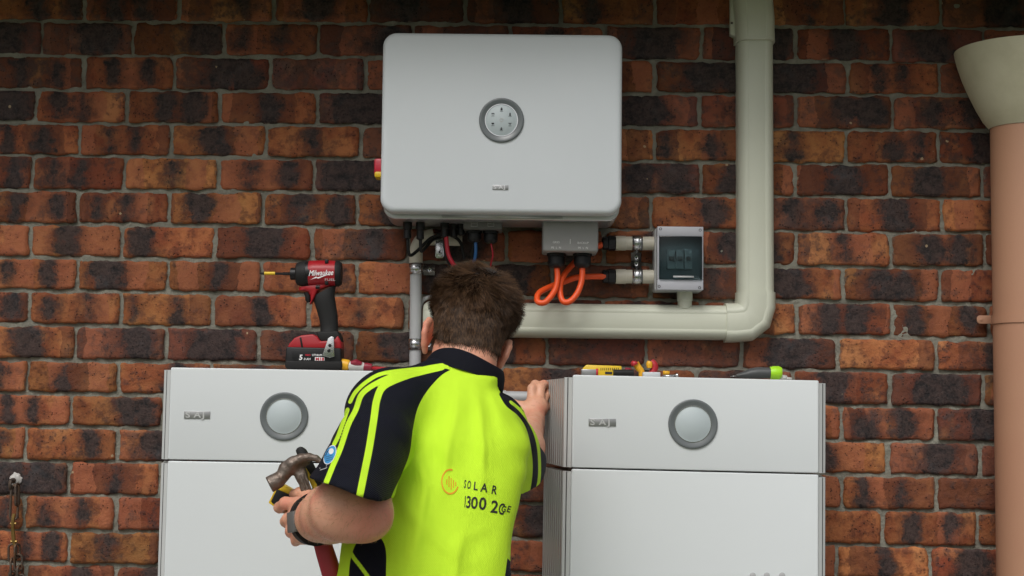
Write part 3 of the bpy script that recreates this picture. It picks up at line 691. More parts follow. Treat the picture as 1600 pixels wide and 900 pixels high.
# ------------------------------------------------------------------ white trunking
def trunk_profile(wd, dp):
    """cross-section (across, out) of snap-on trunking: rounded shoulders and shallow grooves"""
    h = wd / 2; pts = [(-h, -0.004), (-h, dp * .45), (-h * .97, dp * .62), (-h * .84, dp * .86), (-h * .66, dp * .97)]
    for g in (-.45, .45): pts += [(h * g - .003, dp * 1.0), (h * g - .0012, dp * .988), (h * g + .0012, dp * .988), (h * g + .003, dp * 1.0)]
    pts += [(h * .66, dp * .97), (h * .84, dp * .86), (h * .97, dp * .62), (h, dp * .45), (h, -0.004)]
    return pts
DY = -0.035
def sweep(name, path, wd, dp, parent, m='cream', cap=True):
    """path: list of (x, z); profile swept with mitred corners on the wall plane"""
    prof = trunk_profile(wd, dp); rs = []
    for i, p in enumerate(path):
        p = Vector((p[0], p[1]))
        d0 = (p - Vector(path[i - 1][:2])).normalized() if i > 0 else None
        d1 = (Vector(path[i + 1][:2]) - p).normalized() if i < len(path) - 1 else None
        d0 = d0 or d1; d1 = d1 or d0
        t = (d0 + d1).normalized(); nrm = Vector((-t.y, t.x)); k = 1 / max(0.5, nrm.dot(Vector((-d1.y, d1.x))))
        rs.append([Vector((p.x + nrm.x * a * k, -o_, p.y + nrm.y * a * k)) for a, o_ in prof])
    mb = MB(); rings(mb, rs, True, cap); return mb.build(name, M[m], parent, sharp=40)
duct = empty('cable_duct', P(1182, 500, 0), 'cream cable duct running along the wall and up past the inverter', 'cable duct')
ha = P(669, 505.5, -0.05); hb = P(1137, 503, -0.05); hb.z = P(1130, 503, -.05).z; hw = 54 / ppm(-.05)
va = P(1183, 456, -0.05); vb = P(1181.5, 62, -0.05); vw = 57 / ppm(-.05)
hz = (P(905, 502, -.05).z)
ha.z = P(669, 497.5, -.05).z; hb.z = P(1137, 503.5, -.05).z
sweep('horizontal_duct', [(ha.x, ha.z), (hb.x, hb.z)], hw, 0.062, duct)
sweep('vertical_duct', [(va.x, va.z - .01), (vb.x, vb.z)], vw, 0.062, duct)
sweep('elbow', [(hb.x - .004, hb.z), (hb.x + .018, hb.z), (va.x - .027, hb.z + .003), (va.x - .008, hb.z + .018), (va.x, hb.z + .045), (va.x, va.z)], vw * 1.07, 0.068, duct)
# rounded end cap
c = ha; rs = []
prof = trunk_profile(hw * 1.03, 0.064)
for k in range(7):
    a = math.pi / 2 * k / 6; ins = (1 - math.cos(a)) * 0.012
    rs.append([Vector((ha.x + .006 - math.sin(a) * .020, -(max(o_ - ins * (o_ > 0), -0.004)), ha.z + ac * (1 - ins / (hw / 2)))) for ac, o_ in prof])
mb = MB(); rings(mb, rs); mb.build('end_cap', M['cream'], duct, sharp=40)
top = P(1178, 0, -.05)
sweep('coupling', [(vb.x, vb.z - .004), (vb.x - .001, vb.z + .06), (vb.x - .012, 2.46)], vw * 1.10, 0.072, duct)
a = rect(1141, -30, 1153, 56, -0.02)
mb = MB(); prism(mb, [(a[0], a[2] + .004), (a[1], a[2] - .006), (a[1], a[3]), (a[0], a[3])], -0.022, 0.004); fl = mb.build('coupling_flange', M['cream'], duct, bevel=0.0015)
mb = MB(); lathe(mb, P(1143.5, 36, -0.022), (0, -1, 0), [(-.001, .0032), (.0008, .0032), (.0008, .0015)], 12); mb.build('screw', M['rusty'], fl)

# ------------------------------------------------------------------ grey conduits on the left
gc = empty('grey_conduit', P(650, 570, -0.035), 'upright grey PVC conduit left of the head, clipped to the wall', 'conduit')
a, b = P(650, 408, -0.04), P(648, 640, -0.04)
mb = MB(); tube(mb, [a, b], 9.2 / ppm(-.04), 20); mb.build('pipe', M['grey_pvc'], gc)
mb = MB(); tube(mb, smooth_path([P(650, 411, -.04), P(650, 396, -.04), P(653, 383, -.04), P(662, 372, -.04), P(678, 367, -.04)], 5), 10.5 / ppm(-.04), 18); mb.build('adaptor_bend', M['cream2'], gc)
for py, lab in ((420, 'galvanised saddle clip near the top of the upright grey conduit'), (538, 'galvanised saddle clip low on the upright grey conduit beside the ear')):
    c = P(650 if py < 500 else 648.5, py, -0.04); e = empty('saddle_clip', c, lab, 'clip')
    saddle(e, c, (0, 0, 1), 9.2 / ppm(-.04), 17 / ppm(-.04), 1, 0.030, True)
cb = empty('cream_conduit', P(694, 374, -.035), 'cream conduit lying level behind the black cables under the inverter', 'conduit')
mb = MB(); tube(mb, [P(666, 374, -.035), P(722, 375, -.035)], 9.5 / ppm(-.035), 18); mb.build('pipe', M['cream2'], cb)
ck = empty('fixing_bracket', P(687, 395, -.01), 'small galvanised bracket tab below the level cream conduit', 'bracket')
a = rect(681, 376, 694.5, 405, -0.03)
mb = MB(); v = rrect(a[1] - a[0], a[3] - a[2], 0.006, 5, (a[0] + a[1]) / 2, (a[2] + a[3]) / 2); prism(mb, v, -0.055, -0.052); mb.build('tab', M['galv'], ck, bevel=.0006)
mb = MB(); prism(mb, [(a[0], a[3] - .006), (a[1], a[3] - .006), (a[1], a[3] - .002), (a[0], a[3] - .002)], -0.0525, 0.004); mb.build('arm', M['galv'], ck)
sc = P(687, 394, -.055); mb = MB(); lathe(mb, sc, (0, -1, 0), [(0, .007), (.002, .007), (.0025, .0045), (-.001, .004)], 16); mb.build('screw', M['galv'], ck); mb = MB(); lathe(mb, sc, (0, -1, 0), [(.0024, .003), (.003, .003)], 8); mb.build('screw_recess', M['ink'], ck)
hc = empty('grey_conduit', P(815, 621, -.04), 'level grey PVC conduit between the collar and the right cabinet', 'conduit')
mb = MB(); tube(mb, [P(700, 618.5, -.04), P(900, 622, -.04)], 9 / ppm(-.04), 20); mb.build('pipe', M['grey_pvc'], hc)
mb = MB(); lathe(mb, P(760, 619.5, -.04), (1, 0, 0), [(0, .0165), (.05, .0165)], 20); mb.build('coupling', M['grey_pvc'], hc)
cable('duct_back_tube', [P(655, 500, -.02), P(657, 478, -.02), P(664, 467, -.022), P(682, 463, -.024), P(720, 462, -.024)], .0055, M['grey_pvc'], 'grey tube added in place of the back edge at the left end of the duct')  # no real cable: added tube stands in for the grey back of the duct

# ------------------------------------------------------------------ battery cabinets
def cabinet(pxl, pxr, pyt_l, pyt_r, pys_l, pys_r, Yf, label, disp_px, logo_px, Yb=-0.10):
    s = ppm(Yf)
    A = P(pxl, pyt_l, Yf); B = P(pxr, pyt_r, Yf)
    tilt = math.atan2(B.z - A.z, B.x - A.x); x0, x1 = A.x, B.x; zt = (A.z + B.z) / 2
    zs = (P(pxl, pys_l, Yf).z + P(pxr, pys_r, Yf).z) / 2
    cx = (x0 + x1) / 2
    root = empty('battery_cabinet', (cx, (Yf + Yb) / 2, 0), label, 'battery')
    def sh(o):                                              # the stack leans a hair: shear of the top edges
        me = o.data
        for v in me.vertices: v.co.z += (v.co.x - cx) * math.tan(tilt); v.co.x -= (v.co.z - 0.7) * math.tan(tilt) * 0.6
        return o
    W = x1 - x0
    levels = [(zs + 0.0018, zt, 'top_panel'), (0.52, zs - 0.0018, 'front_panel'), (0.05, 0.5165, 'base_panel')]
    for za, zb, nm in levels:
        mb = MB(); pillow(mb, lambda d: rrect(W - 2 * d, zb - za - 2 * d, 0.0035, 3, cx, (za + zb) / 2), Yf + 0.030, Yf, 0.0025, 3)
        fp = sh(mb.build(nm, M['white_steel'], root, sharp=50))
        # body of this module: bevelled shoulders then ribbed flanks that flare to the back
        for sgn in (-1, 1):
            xe = x0 if sgn < 0 else x1
            mb = MB()
            prof = [(0.002 * sgn, Yf + 0.006), (0.010 * sgn, Yf + 0.009), (0.011 * sgn, Yf + 0.014), (0.019 * sgn, Yf + 0.018), (0.020 * sgn, Yf + 0.030), (-0.03 * sgn, Yf + 0.032)]
            zb2 = zb - 0.006
            rings(mb, [[Vector((xe + a, y, z)) for a, y in prof] for z in (za, zb2)])
            sh(mb.build('shoulder_trim', M['shoulder'], root, smooth=False))
            mb = MB(); box(mb, *sorted((xe + .0106 * sgn, xe + .0124 * sgn)), Yf + .0128, Yf + .0200, za + .001, zb2 - .001); sh(mb.build('trim_gap', M['black_plastic'], root, smooth=False))
            mb = MB(); n = 9; pr = []
            xa, ya = xe + 0.021 * sgn, Yf + 0.031; xb, yb = xe + 0.058 * sgn, Yb
            dx, dy = xb - xa, yb - ya; ln = math.hypot(dx, dy); nx_, ny_ = -dy / ln * -sgn, dx / ln * -sgn
            for k in range(n):
                t0, t1, t2, t3 = k / n, (k + .18) / n, (k + .5) / n, (k + .72) / n
                dep = 0.014 * (1 + 0.35 * math.sin(k * 1.7))
                for t, q_ in ((t0, 0), (t0 + .001, 1), (t2, 1), (t2 + .001, 0)):
                    pr.append((xa + dx * t - (sgn * dep if not q_ else 0), ya + dy * t))
            pr += [(xb, yb), (xb - .02 * sgn, yb), (xa - 0.02 * sgn, ya)]
            rings(mb, [[Vector((x, y, z)) for x, y in pr] for z in (za, zb - 0.008)])
            sh(mb.build('ribbed_flank', M['alu_fin'], root, smooth=False))
        mb = MB(); box(mb, x0 + 0.004, x1 - 0.004, Yf + 0.0325, Yb - 0.002, za, zb - 0.009); sh(mb.build('casing', M['shoulder'], root, smooth=False))
    mb = MB(); box(mb, x0 + .01, x1 - .01, Yf + .02, Yb, 0.0, 0.052); sh(mb.build('plinth', M['black_plastic'], root))
    d = P(disp_px[0], disp_px[1], Yf); round_display(d, disp_px[2] / s, root, r_in=0.73)
    logo_plate(logo_px[0], logo_px[1], logo_px[2], logo_px[3], Yf - 0.0005, root)
    return root, zt, zs
M['shoulder'] = mat('shoulder_grey', (0.52, 0.535, 0.53), 0.4, 0.1)
CLY, CRY = -0.32, -0.40
cabL, ztL, zsL = cabinet(265, 640, 574, 580.5, 719.5, 725, CLY, 'left white battery cabinet with the impact driver on top', (444, 650.5, 37.5), (308, 648.5, 40.5, 11.5))
cabR, ztR, zsR = cabinet(892, 1276, 585.5, 594.5, 732, 740, CRY, 'right white battery cabinet with pliers and knife on top', (1082.5, 662.5, 38.5), (941, 660, 42.5, 11.5))
for px in (1176, 1198, 1222):
    mb = MB(); lathe(mb, P(px, 899, CRY), (0, -1, 0), [(-.001, .007), (.002, .007), (.003, .004)], 16); mb.build('button', M['grey_pvc'], cabR)

# ------------------------------------------------------------------ downpipe with rain head
dp = empty('downpipe', (P(1604, 600, -.11).x, -0.11, 0), 'terracotta downpipe with cream rain head at the right edge', 'downpipe')
DX = P(1604, 300, -.11).x; rp = 54 / ppm(-.11); zf = P(1552, 199, -.11).z
def vlathe(name, prof, m, parent, sides=56):
    mb = MB(); lathe(mb, (DX, -0.11, 0), (0, 0, 1), prof, sides, cap=False); return mb.build(name, M[m], parent, sharp=50)
vlathe('pipe', [(0.0, rp), (zf + .02, rp), (zf + .02, rp - .004)], 'terracotta', dp)
zr = P(1497, 82, -.11).z; rr_ = 107 / ppm(-.11); hgt = zr - zf
prof = [(zf - .002, rp + .002), (zf + .004, rp + .006)]
for t, q_ in ((.10, .17), (.25, .36), (.45, .58), (.65, .77), (.85, .92), (.96, .985), (1, 1.0)): prof.append((zf + hgt * t, rp + .004 + (rr_ - rp - .004) * q_))
prof += [(zr + .006, rr_ + .001), (zr + .006, rr_ - .003)]
for t, q_ in ((.96, .975), (.65, .75), (.25, .32), (.05, .05)): prof.append((zf + hgt * t, rp - .001 + (rr_ - rp - .004) * q_))
rh = vlathe('rain_head', prof, 'weathered_cream', dp)
for v in rh.data.vertices:                                  # back of the head is cut flat against the wall
    if v.co.y > -0.003: v.co.y = -0.003 + (v.co.y + 0.003) * 0.01
zb = P(1551, 499, -.11).z
vlathe('band', [(zb - .011, rp + .0005), (zb - .011, rp + .003), (zb + .011, rp + .003), (zb + .011, rp + .0005)], 'terracotta', dp)
a = rect(1526, 493, 1556, 506, -0.02)
mb = MB(); prism(mb, rrect(a[1] - a[0], a[3] - a[2], .009, 5, (a[0] + a[1]) / 2, (a[2] + a[3]) / 2), -0.024, -0.018); lug = mb.build('band_lug', M['terracotta'], dp, bevel=.001)
mb = MB(); lathe(mb, P(1533, 499.5, -.024), (0, -1, 0), [(-.001, .004), (.0012, .004), (.002, .002)], 12); mb.build('screw', M['terracotta'], lug)

# ------------------------------------------------------------------ chain on a wall hook
ch = empty('wall_chain', P(22, 750, -.01), 'rusty chain hanging from a hook in the wall at left', 'chain')
c = P(23, 750, 0.0); mb = MB(); bmq = bmesh.new(); bmesh.ops.create_icosphere(bmq, subdivisions=3, radius=1)
for v in bmq.verts:
    n_ = noise.noise(v.co * 2.3); v.co = Vector((v.co.x * .016, v.co.y * .006, v.co.z * .017)) * (1 + .35 * n_) + Vector((c.x + .003, -.002, c.z + .001))
me = bpy.data.meshes.new('sealant'); bmq.to_mesh(me); bmq.free(); link_mesh('sealant', me, M['silicone'], ch)
mb = MB(); lathe(mb, c + Vector((-.001, .01, -.001)), (0, -1, 0), [(0, .007), (.022, .007), (.024, .0055)], 14); tube(mb, smooth_path([c + Vector((0, -.012, 0)), c + Vector((0, -.03, 0)), c + Vector((0, -.036, -.012)), c + Vector((0, -.028, -.022)), c + Vector((0, -.018, -.018))], 4), .0045, 8); mb.build('hook', M['rusty'], ch)
def link(px, py0, py1, wpx, rw, ang, Y, m='rusty', lean=0):
    a, b = P(px, py0, Y), P(px + lean, py1, Y); L_ = (a - b).length; wd = wpx / ppm(Y); r = wd / 2; u = (b - a).normalized(); side = Vector((math.cos(ang), math.sin(ang), 0)); pts = []
    for k in range(9): t = math.pi * k / 8; pts.append(a + u * r + side * r * math.cos(t) * 1.0 - u * r * math.sin(t))
    for k in range(9): t = math.pi * k / 8; pts.append(b - u * r - side * r * math.cos(t) + u * r * math.sin(t))
    n = len(pts); mb = MB(); rs = []
    nrm = side.cross(u)
    for i in range(n):
        t = (pts[(i + 1) % n] - pts[i - 1]).normalized(); a2 = t.cross(nrm).normalized()
        rs.append([pts[i] + (a2 * math.cos(2 * math.pi * k / 8) + nrm * math.sin(2 * math.pi * k / 8)) * rw for k in range(8)])
    rs.append(rs[0]); rings(mb, rs, True, False); return mb.build('chain_link', M[m], ch)
Yc = -.028
link(24, 758, 812, 11, .0034, .25, Yc, lean=-3); link(27, 756, 790, 10, .0031, 1.3, Yc)
mb = MB(); tube(mb, smooth_path([P(22, 803, Yc), P(20, 815, Yc - .003), P(20.5, 832, Yc), P(22, 848, Yc), P(24, 855, Yc)], 4), [.0045] * 8 + [.0055] * 4 + [.004] * 5, 8)
lathe(mb, P(17, 818, Yc), (1, 0, 0), [(0, .0035), (.014, .0035)], 8); lathe(mb, P(17, 846, Yc), (1, 0, 0), [(0, .0035), (.016, .0035)], 8); mb.build('shackle', M['brass'], ch)
for px, y0, y1, an in ((19.5, 850, 878, .2), (20, 872, 900, 1.3), (20, 893, 922, .2), (27, 850, 872, 1.2), (28.5, 866, 892, .15), (31, 884, 905, 1.2), (33, 898, 925, .2)):
    link(px, y0, y1, 11.5, .0030, an, Yc - (0.004 if px > 25 else 0))
# ------------------------------------------------------------------ impact driver on the left cabinet
def top_at(px, Y, cab):
    """height of a cabinet's top surface under photo column px at depth Y"""
    z0 = ztL if cab == 'L' else ztR
    return z0
DYC = -0.20
sD = ppm(DYC)
zbat = P(492, 577.5, DYC).z
drv = empty('impact_driver', P(492, 577.5, DYC), 'red and black impact driver standing on the left cabinet', 'power tool')
def dpt(x, y, Y=DYC): return P(x, y, Y)
# head: nose, body, rear cap turned about the level axis
hc_ = dpt(463, 428); ax = (dpt(534, 427.5) - hc_)
k = 1 / sD
mb = MB(); lathe(mb, hc_, ax, [(0, 8 * k), (0, 15 * k), (2 * k, 17.5 * k), (10 * k, 19.5 * k), (19 * k, 20.2 * k), (23 * k, 20.2 * k)], 32); mb.build('nose', M['black_plastic'], drv, sharp=40)
mb = MB(); lathe(mb, hc_, ax, [(1.5 * k, 17.6 * k), (9.5 * k, 20 * k), (16 * k, 20.7 * k), (16 * k, 19 * k)], 32, cap=False); mb.build('nose_boot', M['black_rubber'], drv)
mb = MB(); lathe(mb, hc_, ax, [(19 * k, 19.5 * k), (21 * k, 20.6 * k), (30 * k, 20.9 * k), (50 * k, 20.9 * k), (63 * k, 20.0 * k), (64 * k, 18 * k)], 40)
hd = mb.build('motor_housing', M['red_plastic'], drv, sharp=40)
for v in hd.data.vertices:                                   # slab sides
    if v.co.y < DYC - .0305: v.co.y = DYC - .0305 + (v.co.y - DYC + .0305) * .25
mb = MB(); lathe(mb, hc_, ax, [(61.5 * k, 17 * k), (62 * k, 20.6 * k), (67 * k, 20.3 * k), (71 * k, 17 * k), (72 * k, 9 * k)], 32); mb.build('rear_cap', M['black_rubber'], drv, sharp=40)
for vy in (409, 442):
    mb = MB(); a_ = dpt(512, vy + 1); box(mb, a_.x - .004, a_.x + .004, DYC - .026, DYC + .026, a_.z - .005, a_.z + .005); mb.build('vent', M['black_plastic'], drv, bevel=.001)
mb = MB(); lathe(mb, dpt(463.5, 428), (-1, 0, 0), [(-.002, 6 * k), (0, 9.5 * k), (9 * k, 9.5 * k), (10 * k, 7 * k)], 24); chk = mb.build('chuck', M['black_plastic'], drv)
mb = MB(); lathe(mb, dpt(454, 427.8), (-1, 0, 0), [(0, 2.4 * k), (12 * k, 2.4 * k), (12 * k, 1.9 * k), (44 * k, 1.9 * k), (48 * k, 1.2 * k)], 6); bit = mb.build('driver_bit', M['black_plastic'], drv)
mb = MB(); lathe(mb, dpt(430, 427.2), (-1, 0, 0), [(0, 2.5 * k), (17 * k, 2.5 * k)], 12); mb.build('yellow_sleeve', M['yellow_plastic'], bit)
# grip: stacked ellipses
def grip(name, secs, m, parent, n=24, pw=2.4):
    rs = []
    for (xa, ya, xb, yb, hw) in secs:
        A_, B_ = dpt(xa, ya), dpt(xb, yb); c_ = (A_ + B_) / 2; h_ = (B_ - A_) / 2; r_ = []
        for i in range(n):
            t = 2 * math.pi * i / n; cs, sn = math.cos(t), math.sin(t)
            cs = math.copysign(abs(cs) ** (2 / pw), cs); sn = math.copysign(abs(sn) ** (2 / pw), sn)
            r_.append(c_ + h_ * cs + Vector((0, hw * sn, 0)))
        rs.append(r_)
    mb = MB(); rings(mb, rs); return mb.build(name, m, parent, sharp=50)
grip('grip', [(490, 463, 525, 446, .016), (490, 470, 524, 452, .018), (493, 479, 523, 462, .0185), (496, 489, 525, 476, .0175), (499, 500, 527.5, 492, .0165), (500.5, 510, 528.5, 506, .0165), (500.5, 520, 528.5, 519, .018), (498, 525, 530, 524, .021)], M['black_rubber'], drv)
grip('trigger_frame', [(467, 449, 524, 443, .017), (467, 454, 521, 446, .0185), (480, 456, 512, 449, .0185), (485, 462, 500, 453, .0175), (486, 470, 493, 465, .0165), (484, 476, 488.5, 473, .015)], M['red_plastic'], drv)
grip('trigger', [(474, 457, 485, 457, .008), (476.5, 463, 486, 463, .008), (477, 469, 486, 469, .008), (480, 473, 485, 472, .007)], M['black_plastic'], drv)
mb = MB(); a_ = dpt(496.5, 448.5, DYC - .019); tube(mb, [a_ + Vector((-.005, 0, 0)), a_ + Vector((.005, 0, 0))], .0045, 12); mb.build('direction_switch', M['black_plastic'], drv)
# foot and battery
def slab(name, poly, y0, y1, m, bev, parent=drv):
    mb = MB(); prism(mb, [(dpt(x, y).x, dpt(x, y).z) for x, y in poly], DYC + y0, DYC + y1); return mb.build(name, m, parent, bevel=bev, seg=3)
slab('foot', [(473, 525), (492, 523), (500, 528), (503, 534), (524, 533), (530, 525), (535, 534), (536, 546), (452, 545), (455, 538), (463, 529)], -.036, .036, M['red_plastic'], .004)
slab('grip_flare', [(497, 519), (530, 518), (534, 527), (536, 535), (503, 535), (499, 529)], -.030, .030, M['black_rubber'], .004)
bat = slab('battery_pack', [(450, 546), (452, 543), (535, 545), (536, 574), (531, 577), (454, 577), (449.5, 572)], -.039, .039, M['black_plastic'], .005)
slab('battery_base', [(449, 564), (537, 565), (537, 575), (534, 577.6), (452, 577.6), (449, 574)], -.040, .040, M['black_rubber'], .004, bat)
slab('label_panel', [(460, 549), (523, 549), (521, 568), (466, 568), (460, 562)], -.0396, -.037, M['dark_label'] if 'dark_label' in M else M['black_plastic'], .0004, bat)
slab('belt_clip', [(507, 557), (516, 530), (521, 527), (525, 528), (526, 558), (519, 560)], -.047, -.0445, M['clip_steel'] if 'clip_steel' in M else M['galv'], .0008)
for x_, y_ in ((515.5, 540), (514, 548)):
    mb = MB(); lathe(mb, dpt(x_, y_, DYC - .047), (0, -1, 0), [(-.004, .0042), (.0012, .0042), (.0015, .002)], 10); mb.build('clip_screw', M['black_plastic'], drv)
slab('release_tab', [(471, 528), (474, 528), (477, 545), (474, 545)], -.0372, .0372, M['black_plastic'], .0005)
yF = DYC - .0325
text('lettering', 'Milwaukee', dpt(482, 431, yF), (1, 0, .045), (-.03, 0, 1), 8.5 / sD, M['white_ink'], hd, shear=.35, squash=.72, bold=.012)
mb = MB(); mb.add([dpt(484.5, 437, yF - .0006), dpt(494, 432.2, yF - .0006), dpt(496, 433.3, yF - .0006), dpt(517, 427.5, yF - .0006), dpt(497, 435.3, yF - .0006), dpt(495, 434, yF - .0006)], [(0, 1, 2, 3, 4, 5)]); mb.build('lightning_flash', M['white_ink'], hd, smooth=False)
text('lettering', 'FUEL', dpt(507, 438.5, yF), (1, 0, 0), (0, 0, 1), 3.6 / sD, M['grey_ink'], hd, squash=1.5)
text('lettering', '5', dpt(467, 562, DYC - .0402), (1, 0, 0), (0, 0, 1), 7.5 / sD, M['white_ink'], bat, bold=.03, shear=.1)
text('lettering', '.0 AH', dpt(474, 562.5, DYC - .0402), (1, 0, 0), (0, 0, 1), 3.2 / sD, M['white_ink'], bat, bold=.02)
text('lettering', 'RED', dpt(477, 556, DYC - .0402), (1, 0, 0), (0, 0, 1), 2.6 / sD, M['bright_red'], bat, bold=.02, squash=1.2)
text('lettering', 'LITHIUM', dpt(487.5, 556, DYC - .0402), (1, 0, 0), (0, 0, 1), 2.8 / sD, M['white_ink'], bat, bold=.02)
mb = MB(); a_ = rect(492, 558, 507, 563.5, DYC - .0400); box(mb, a_[0], a_[1], DYC - .0401, DYC - .0396, a_[2], a_[3]); mb.build('label_field', M['white_ink'], bat, smooth=False)
text('lettering', 'M18', dpt(493, 563, DYC - .0404), (1, 0, 0), (0, 0, 1), 4.4 / sD, M['bright_red'], bat, bold=.03, squash=1.15)

# ------------------------------------------------------------------ pliers and small tools
def handle(mb, pts, rr, mi=0, sides=12):
    tube(mb, pts, rr, sides, mi)
M['maroon'] = mat('maroon_grip', (0.24, 0.012, 0.03), 0.4); M['amber'] = mat('amber_grip', (0.80, 0.42, 0.02), 0.4)
M['red_grip'] = mat('red_grip', (0.42, 0.02, 0.03), 0.4); M['clear'] = mat('clear_plastic', (0.55, 0.55, 0.52), 0.3)
M['knife_grey'] = mat('knife_grey', (0.06, 0.063, 0.065), 0.5); M['lime_plastic'] = mat('lime_plastic', (0.38, 0.75, 0.02), 0.4)
Yp = -0.22; s_ = ppm(Yp)
pl = empty('screwdriver', P(570, 577, Yp), 'red and yellow handled screwdriver lying beside the impact driver', 'screwdriver')
mb = MB(); tube(mb, smooth_path([P(531, 571, Yp), P(534, 569, Yp), P(541, 570, Yp), P(546, 571.5, Yp)], 4), [3 * 1 / s_] * 2 + [8.5 / s_] * 9 + [7 / s_] * 2, 14); mb.build('end_cap', M['amber'], pl)
mb = MB(); tube(mb, [P(545, 571.5, Yp), P(556, 571, Yp), P(569, 573, Yp), P(571, 573.2, Yp)], [7 / s_, 8 / s_, 6 / s_, 5.5 / s_], 14); mb.build('handle', M['clear'], pl)
mb = MB(); tube(mb, [P(548, 567, Yp - .008), P(556, 566.5, Yp - .008), P(565, 569, Yp - .006)], [3 / s_, 5.5 / s_, 3.5 / s_], 10); tube(mb, [P(568, 573, Yp), P(574, 573, Yp), P(581, 574, Yp)], [6 / s_, 6.3 / s_, 5 / s_], 14); mb.build('handle_inlay', M['maroon'], pl)
mb = MB(); tube(mb, [P(580, 575, Yp), P(640, 578, Yp)], 2.6 / s_, 10); mb.build('shaft', M['red_grip'], pl)
# right cabinet: yellow stripping tool, insulated pliers, clip, screw, knife
Yt = -0.31; s_ = ppm(Yt)
zc_ = lambda px, Y: P(px, 585.5 + (px - 892) / 384 * 9, CRY).z    # top surface of the right cabinet
def on_top(px, py, Y): return P(px, py, Y)
st = empty('wire_stripper', P(940, 586, Yt), 'yellow and black wire stripper lying on the right cabinet', 'wire stripper')
a = rect(909, 571, 971, 588, Yt)
mb = MB(); prism(mb, [(a[0] + .004, a[2]), (a[1], a[2]), (a[1], a[3] - .001), (a[0] + .010, a[3] + .001), (a[0], a[3] - .010)], Yt - .012, Yt + .012); body_ = mb.build('body', M['yellow_plastic'], st, bevel=.003)
mb = MB(); b_ = rect(908, 577, 932, 588, Yt); box(mb, b_[0], b_[1], Yt - .0135, Yt + .0135, b_[2], b_[3]); mb.build('jaw_plate', M['plate'], st, bevel=.002)
mb = MB(); b_ = rect(931, 576, 934, 588, Yt); box(mb, b_[0], b_[1], Yt - .0142, Yt + .0142, b_[2], b_[3]); mb.build('red_slider', M['bright_red'], st)
mb = MB()
for kx in range(10):
    b_ = rect(938 + kx * 3, 575, 939 + kx * 3, 579, Yt); box(mb, b_[0], b_[1], Yt - .0126, Yt - .0118, b_[2], b_[3])
b_ = rect(945, 581, 956, 585, Yt); box(mb, b_[0], b_[1], Yt - .0126, Yt - .0118, b_[2], b_[3]); mb.build('scale_marks', M['ink'], body_, smooth=False)
mb = MB(); tube(mb, [P(958, 582.5, Yt - .012), P(990, 582.5, Yt - .010)], 5.2 / s_, 12); mb.build('black_grip', M['black_rubber'], st)
mb = MB(); lathe(mb, P(981, 580, Yt + .01), (1, 0, -.1), [(-.009, .004), (-.006, .0085), (.006, .0085), (.010, .005)], 14); mb.build('maroon_end', M['maroon'], st)
ip = empty('insulated_pliers', P(1008, 588, Yt), 'insulated pliers with upright red and yellow handle ends on right cabinet', 'pliers')
for (pts, rad, m_, nm) in (
    ([(1003, 588), (1002, 580), (997, 574), (993, 567)], [5, 5, 5.5, 5.5], 'amber', 'handle'),
    ([(992.5, 570), (991.5, 567.5), (992, 564.5)], [5.8, 6.2, 4], 'red_grip', 'handle_tip'),
    ([(1016, 588), (1022, 578), (1022, 570), (1017, 564)], [6, 6, 6, 4.5], 'red_grip', 'handle'),
    ([(1015, 575), (1014.5, 569), (1015.5, 564.5)], [4, 5.2, 3.8], 'amber', 'handle_tip')):
    mb = MB(); tube(mb, smooth_path([P(x, y, Yt - (.006 if nm == 'handle_tip' else 0)) for x, y in pts], 4), [np.interp(i / ((len(pts) - 1) * 4), np.linspace(0, 1, len(rad)), rad) / s_ for i in range((len(pts) - 1) * 4 + 1)], 14); mb.build(nm, M[m_], ip)
mb = MB(); lathe(mb, P(1010, 587, Yt), (0, -1, 0), [(-.008, .009), (.008, .009), (.009, .005)], 14); mb.build('pivot', M['black_plastic'], ip)
mb = MB(); b_ = rect(1004, 581.5, 1031, 591, Yt - .03); box(mb, b_[0], b_[1], Yt - .045, Yt - .018, b_[2], b_[3]); o = mb.build('plug_connector', M['white_plastic'], None, bevel=.002); tag(o, 'small white plastic connector in front of the red and yellow pliers', 'connector')
sc_ = empty('loose_screw', P(1048, 588, Yt), 'loose steel screw lying right of the pliers', 'screw')
mb = MB(); tube(mb, [P(1034, 588, Yt), P(1055, 587, Yt)], 2.0 / s_, 8); mb.build('shank', M['galv'], sc_)
mb = MB(); lathe(mb, P(1055, 587, Yt), (1, 0, .05), [(0, .002), (.002, .0062), (.006, .0062), (.008, .003)], 12); mb.build('head', M['galv'], sc_)
mb = MB(); tube(mb, [P(1036, 582.5, Yt + .03), P(1046, 583, Yt + .03)], 3.4 / s_, 10); o = mb.build('wall_plug', M['amber'], None); tag(o, 'small amber wall plug lying behind the loose screw', 'wall plug')
kn = empty('utility_knife', P(1190, 590, Yt), 'dark grey utility knife with a lime end on right cabinet', 'knife')
rs = []
for px, py, h_, w_ in ((1150, 587, 2, .008), (1160, 585.5, 4.5, .012), (1172, 583.5, 8, .016), (1185, 582.5, 9, .016), (1205, 583, 8.6, .016)):
    c_ = P(px, py, Yt); rs.append([c_ + Vector((0, math.cos(t) * w_, math.sin(t) * h_ / s_)) for t in [2 * math.pi * i / 16 for i in range(16)]])
mb = MB(); rings(mb, rs); mb.build('handle', M['knife_grey'], kn)
rs = []
for px, py, h_, w_ in ((1203, 582.5, 9.2, .0175), (1209, 582.5, 10.5, .018), (1217, 582.5, 10.5, .018), (1221, 582, 8, .014)):
    c_ = P(px, py, Yt); rs.append([c_ + Vector((0, math.cos(t) * w_, math.sin(t) * h_ / s_)) for t in [2 * math.pi * i / 16 for i in range(16)]])
mb = MB(); rings(mb, rs); mb.build('end_cap', M['lime_plastic'], kn)
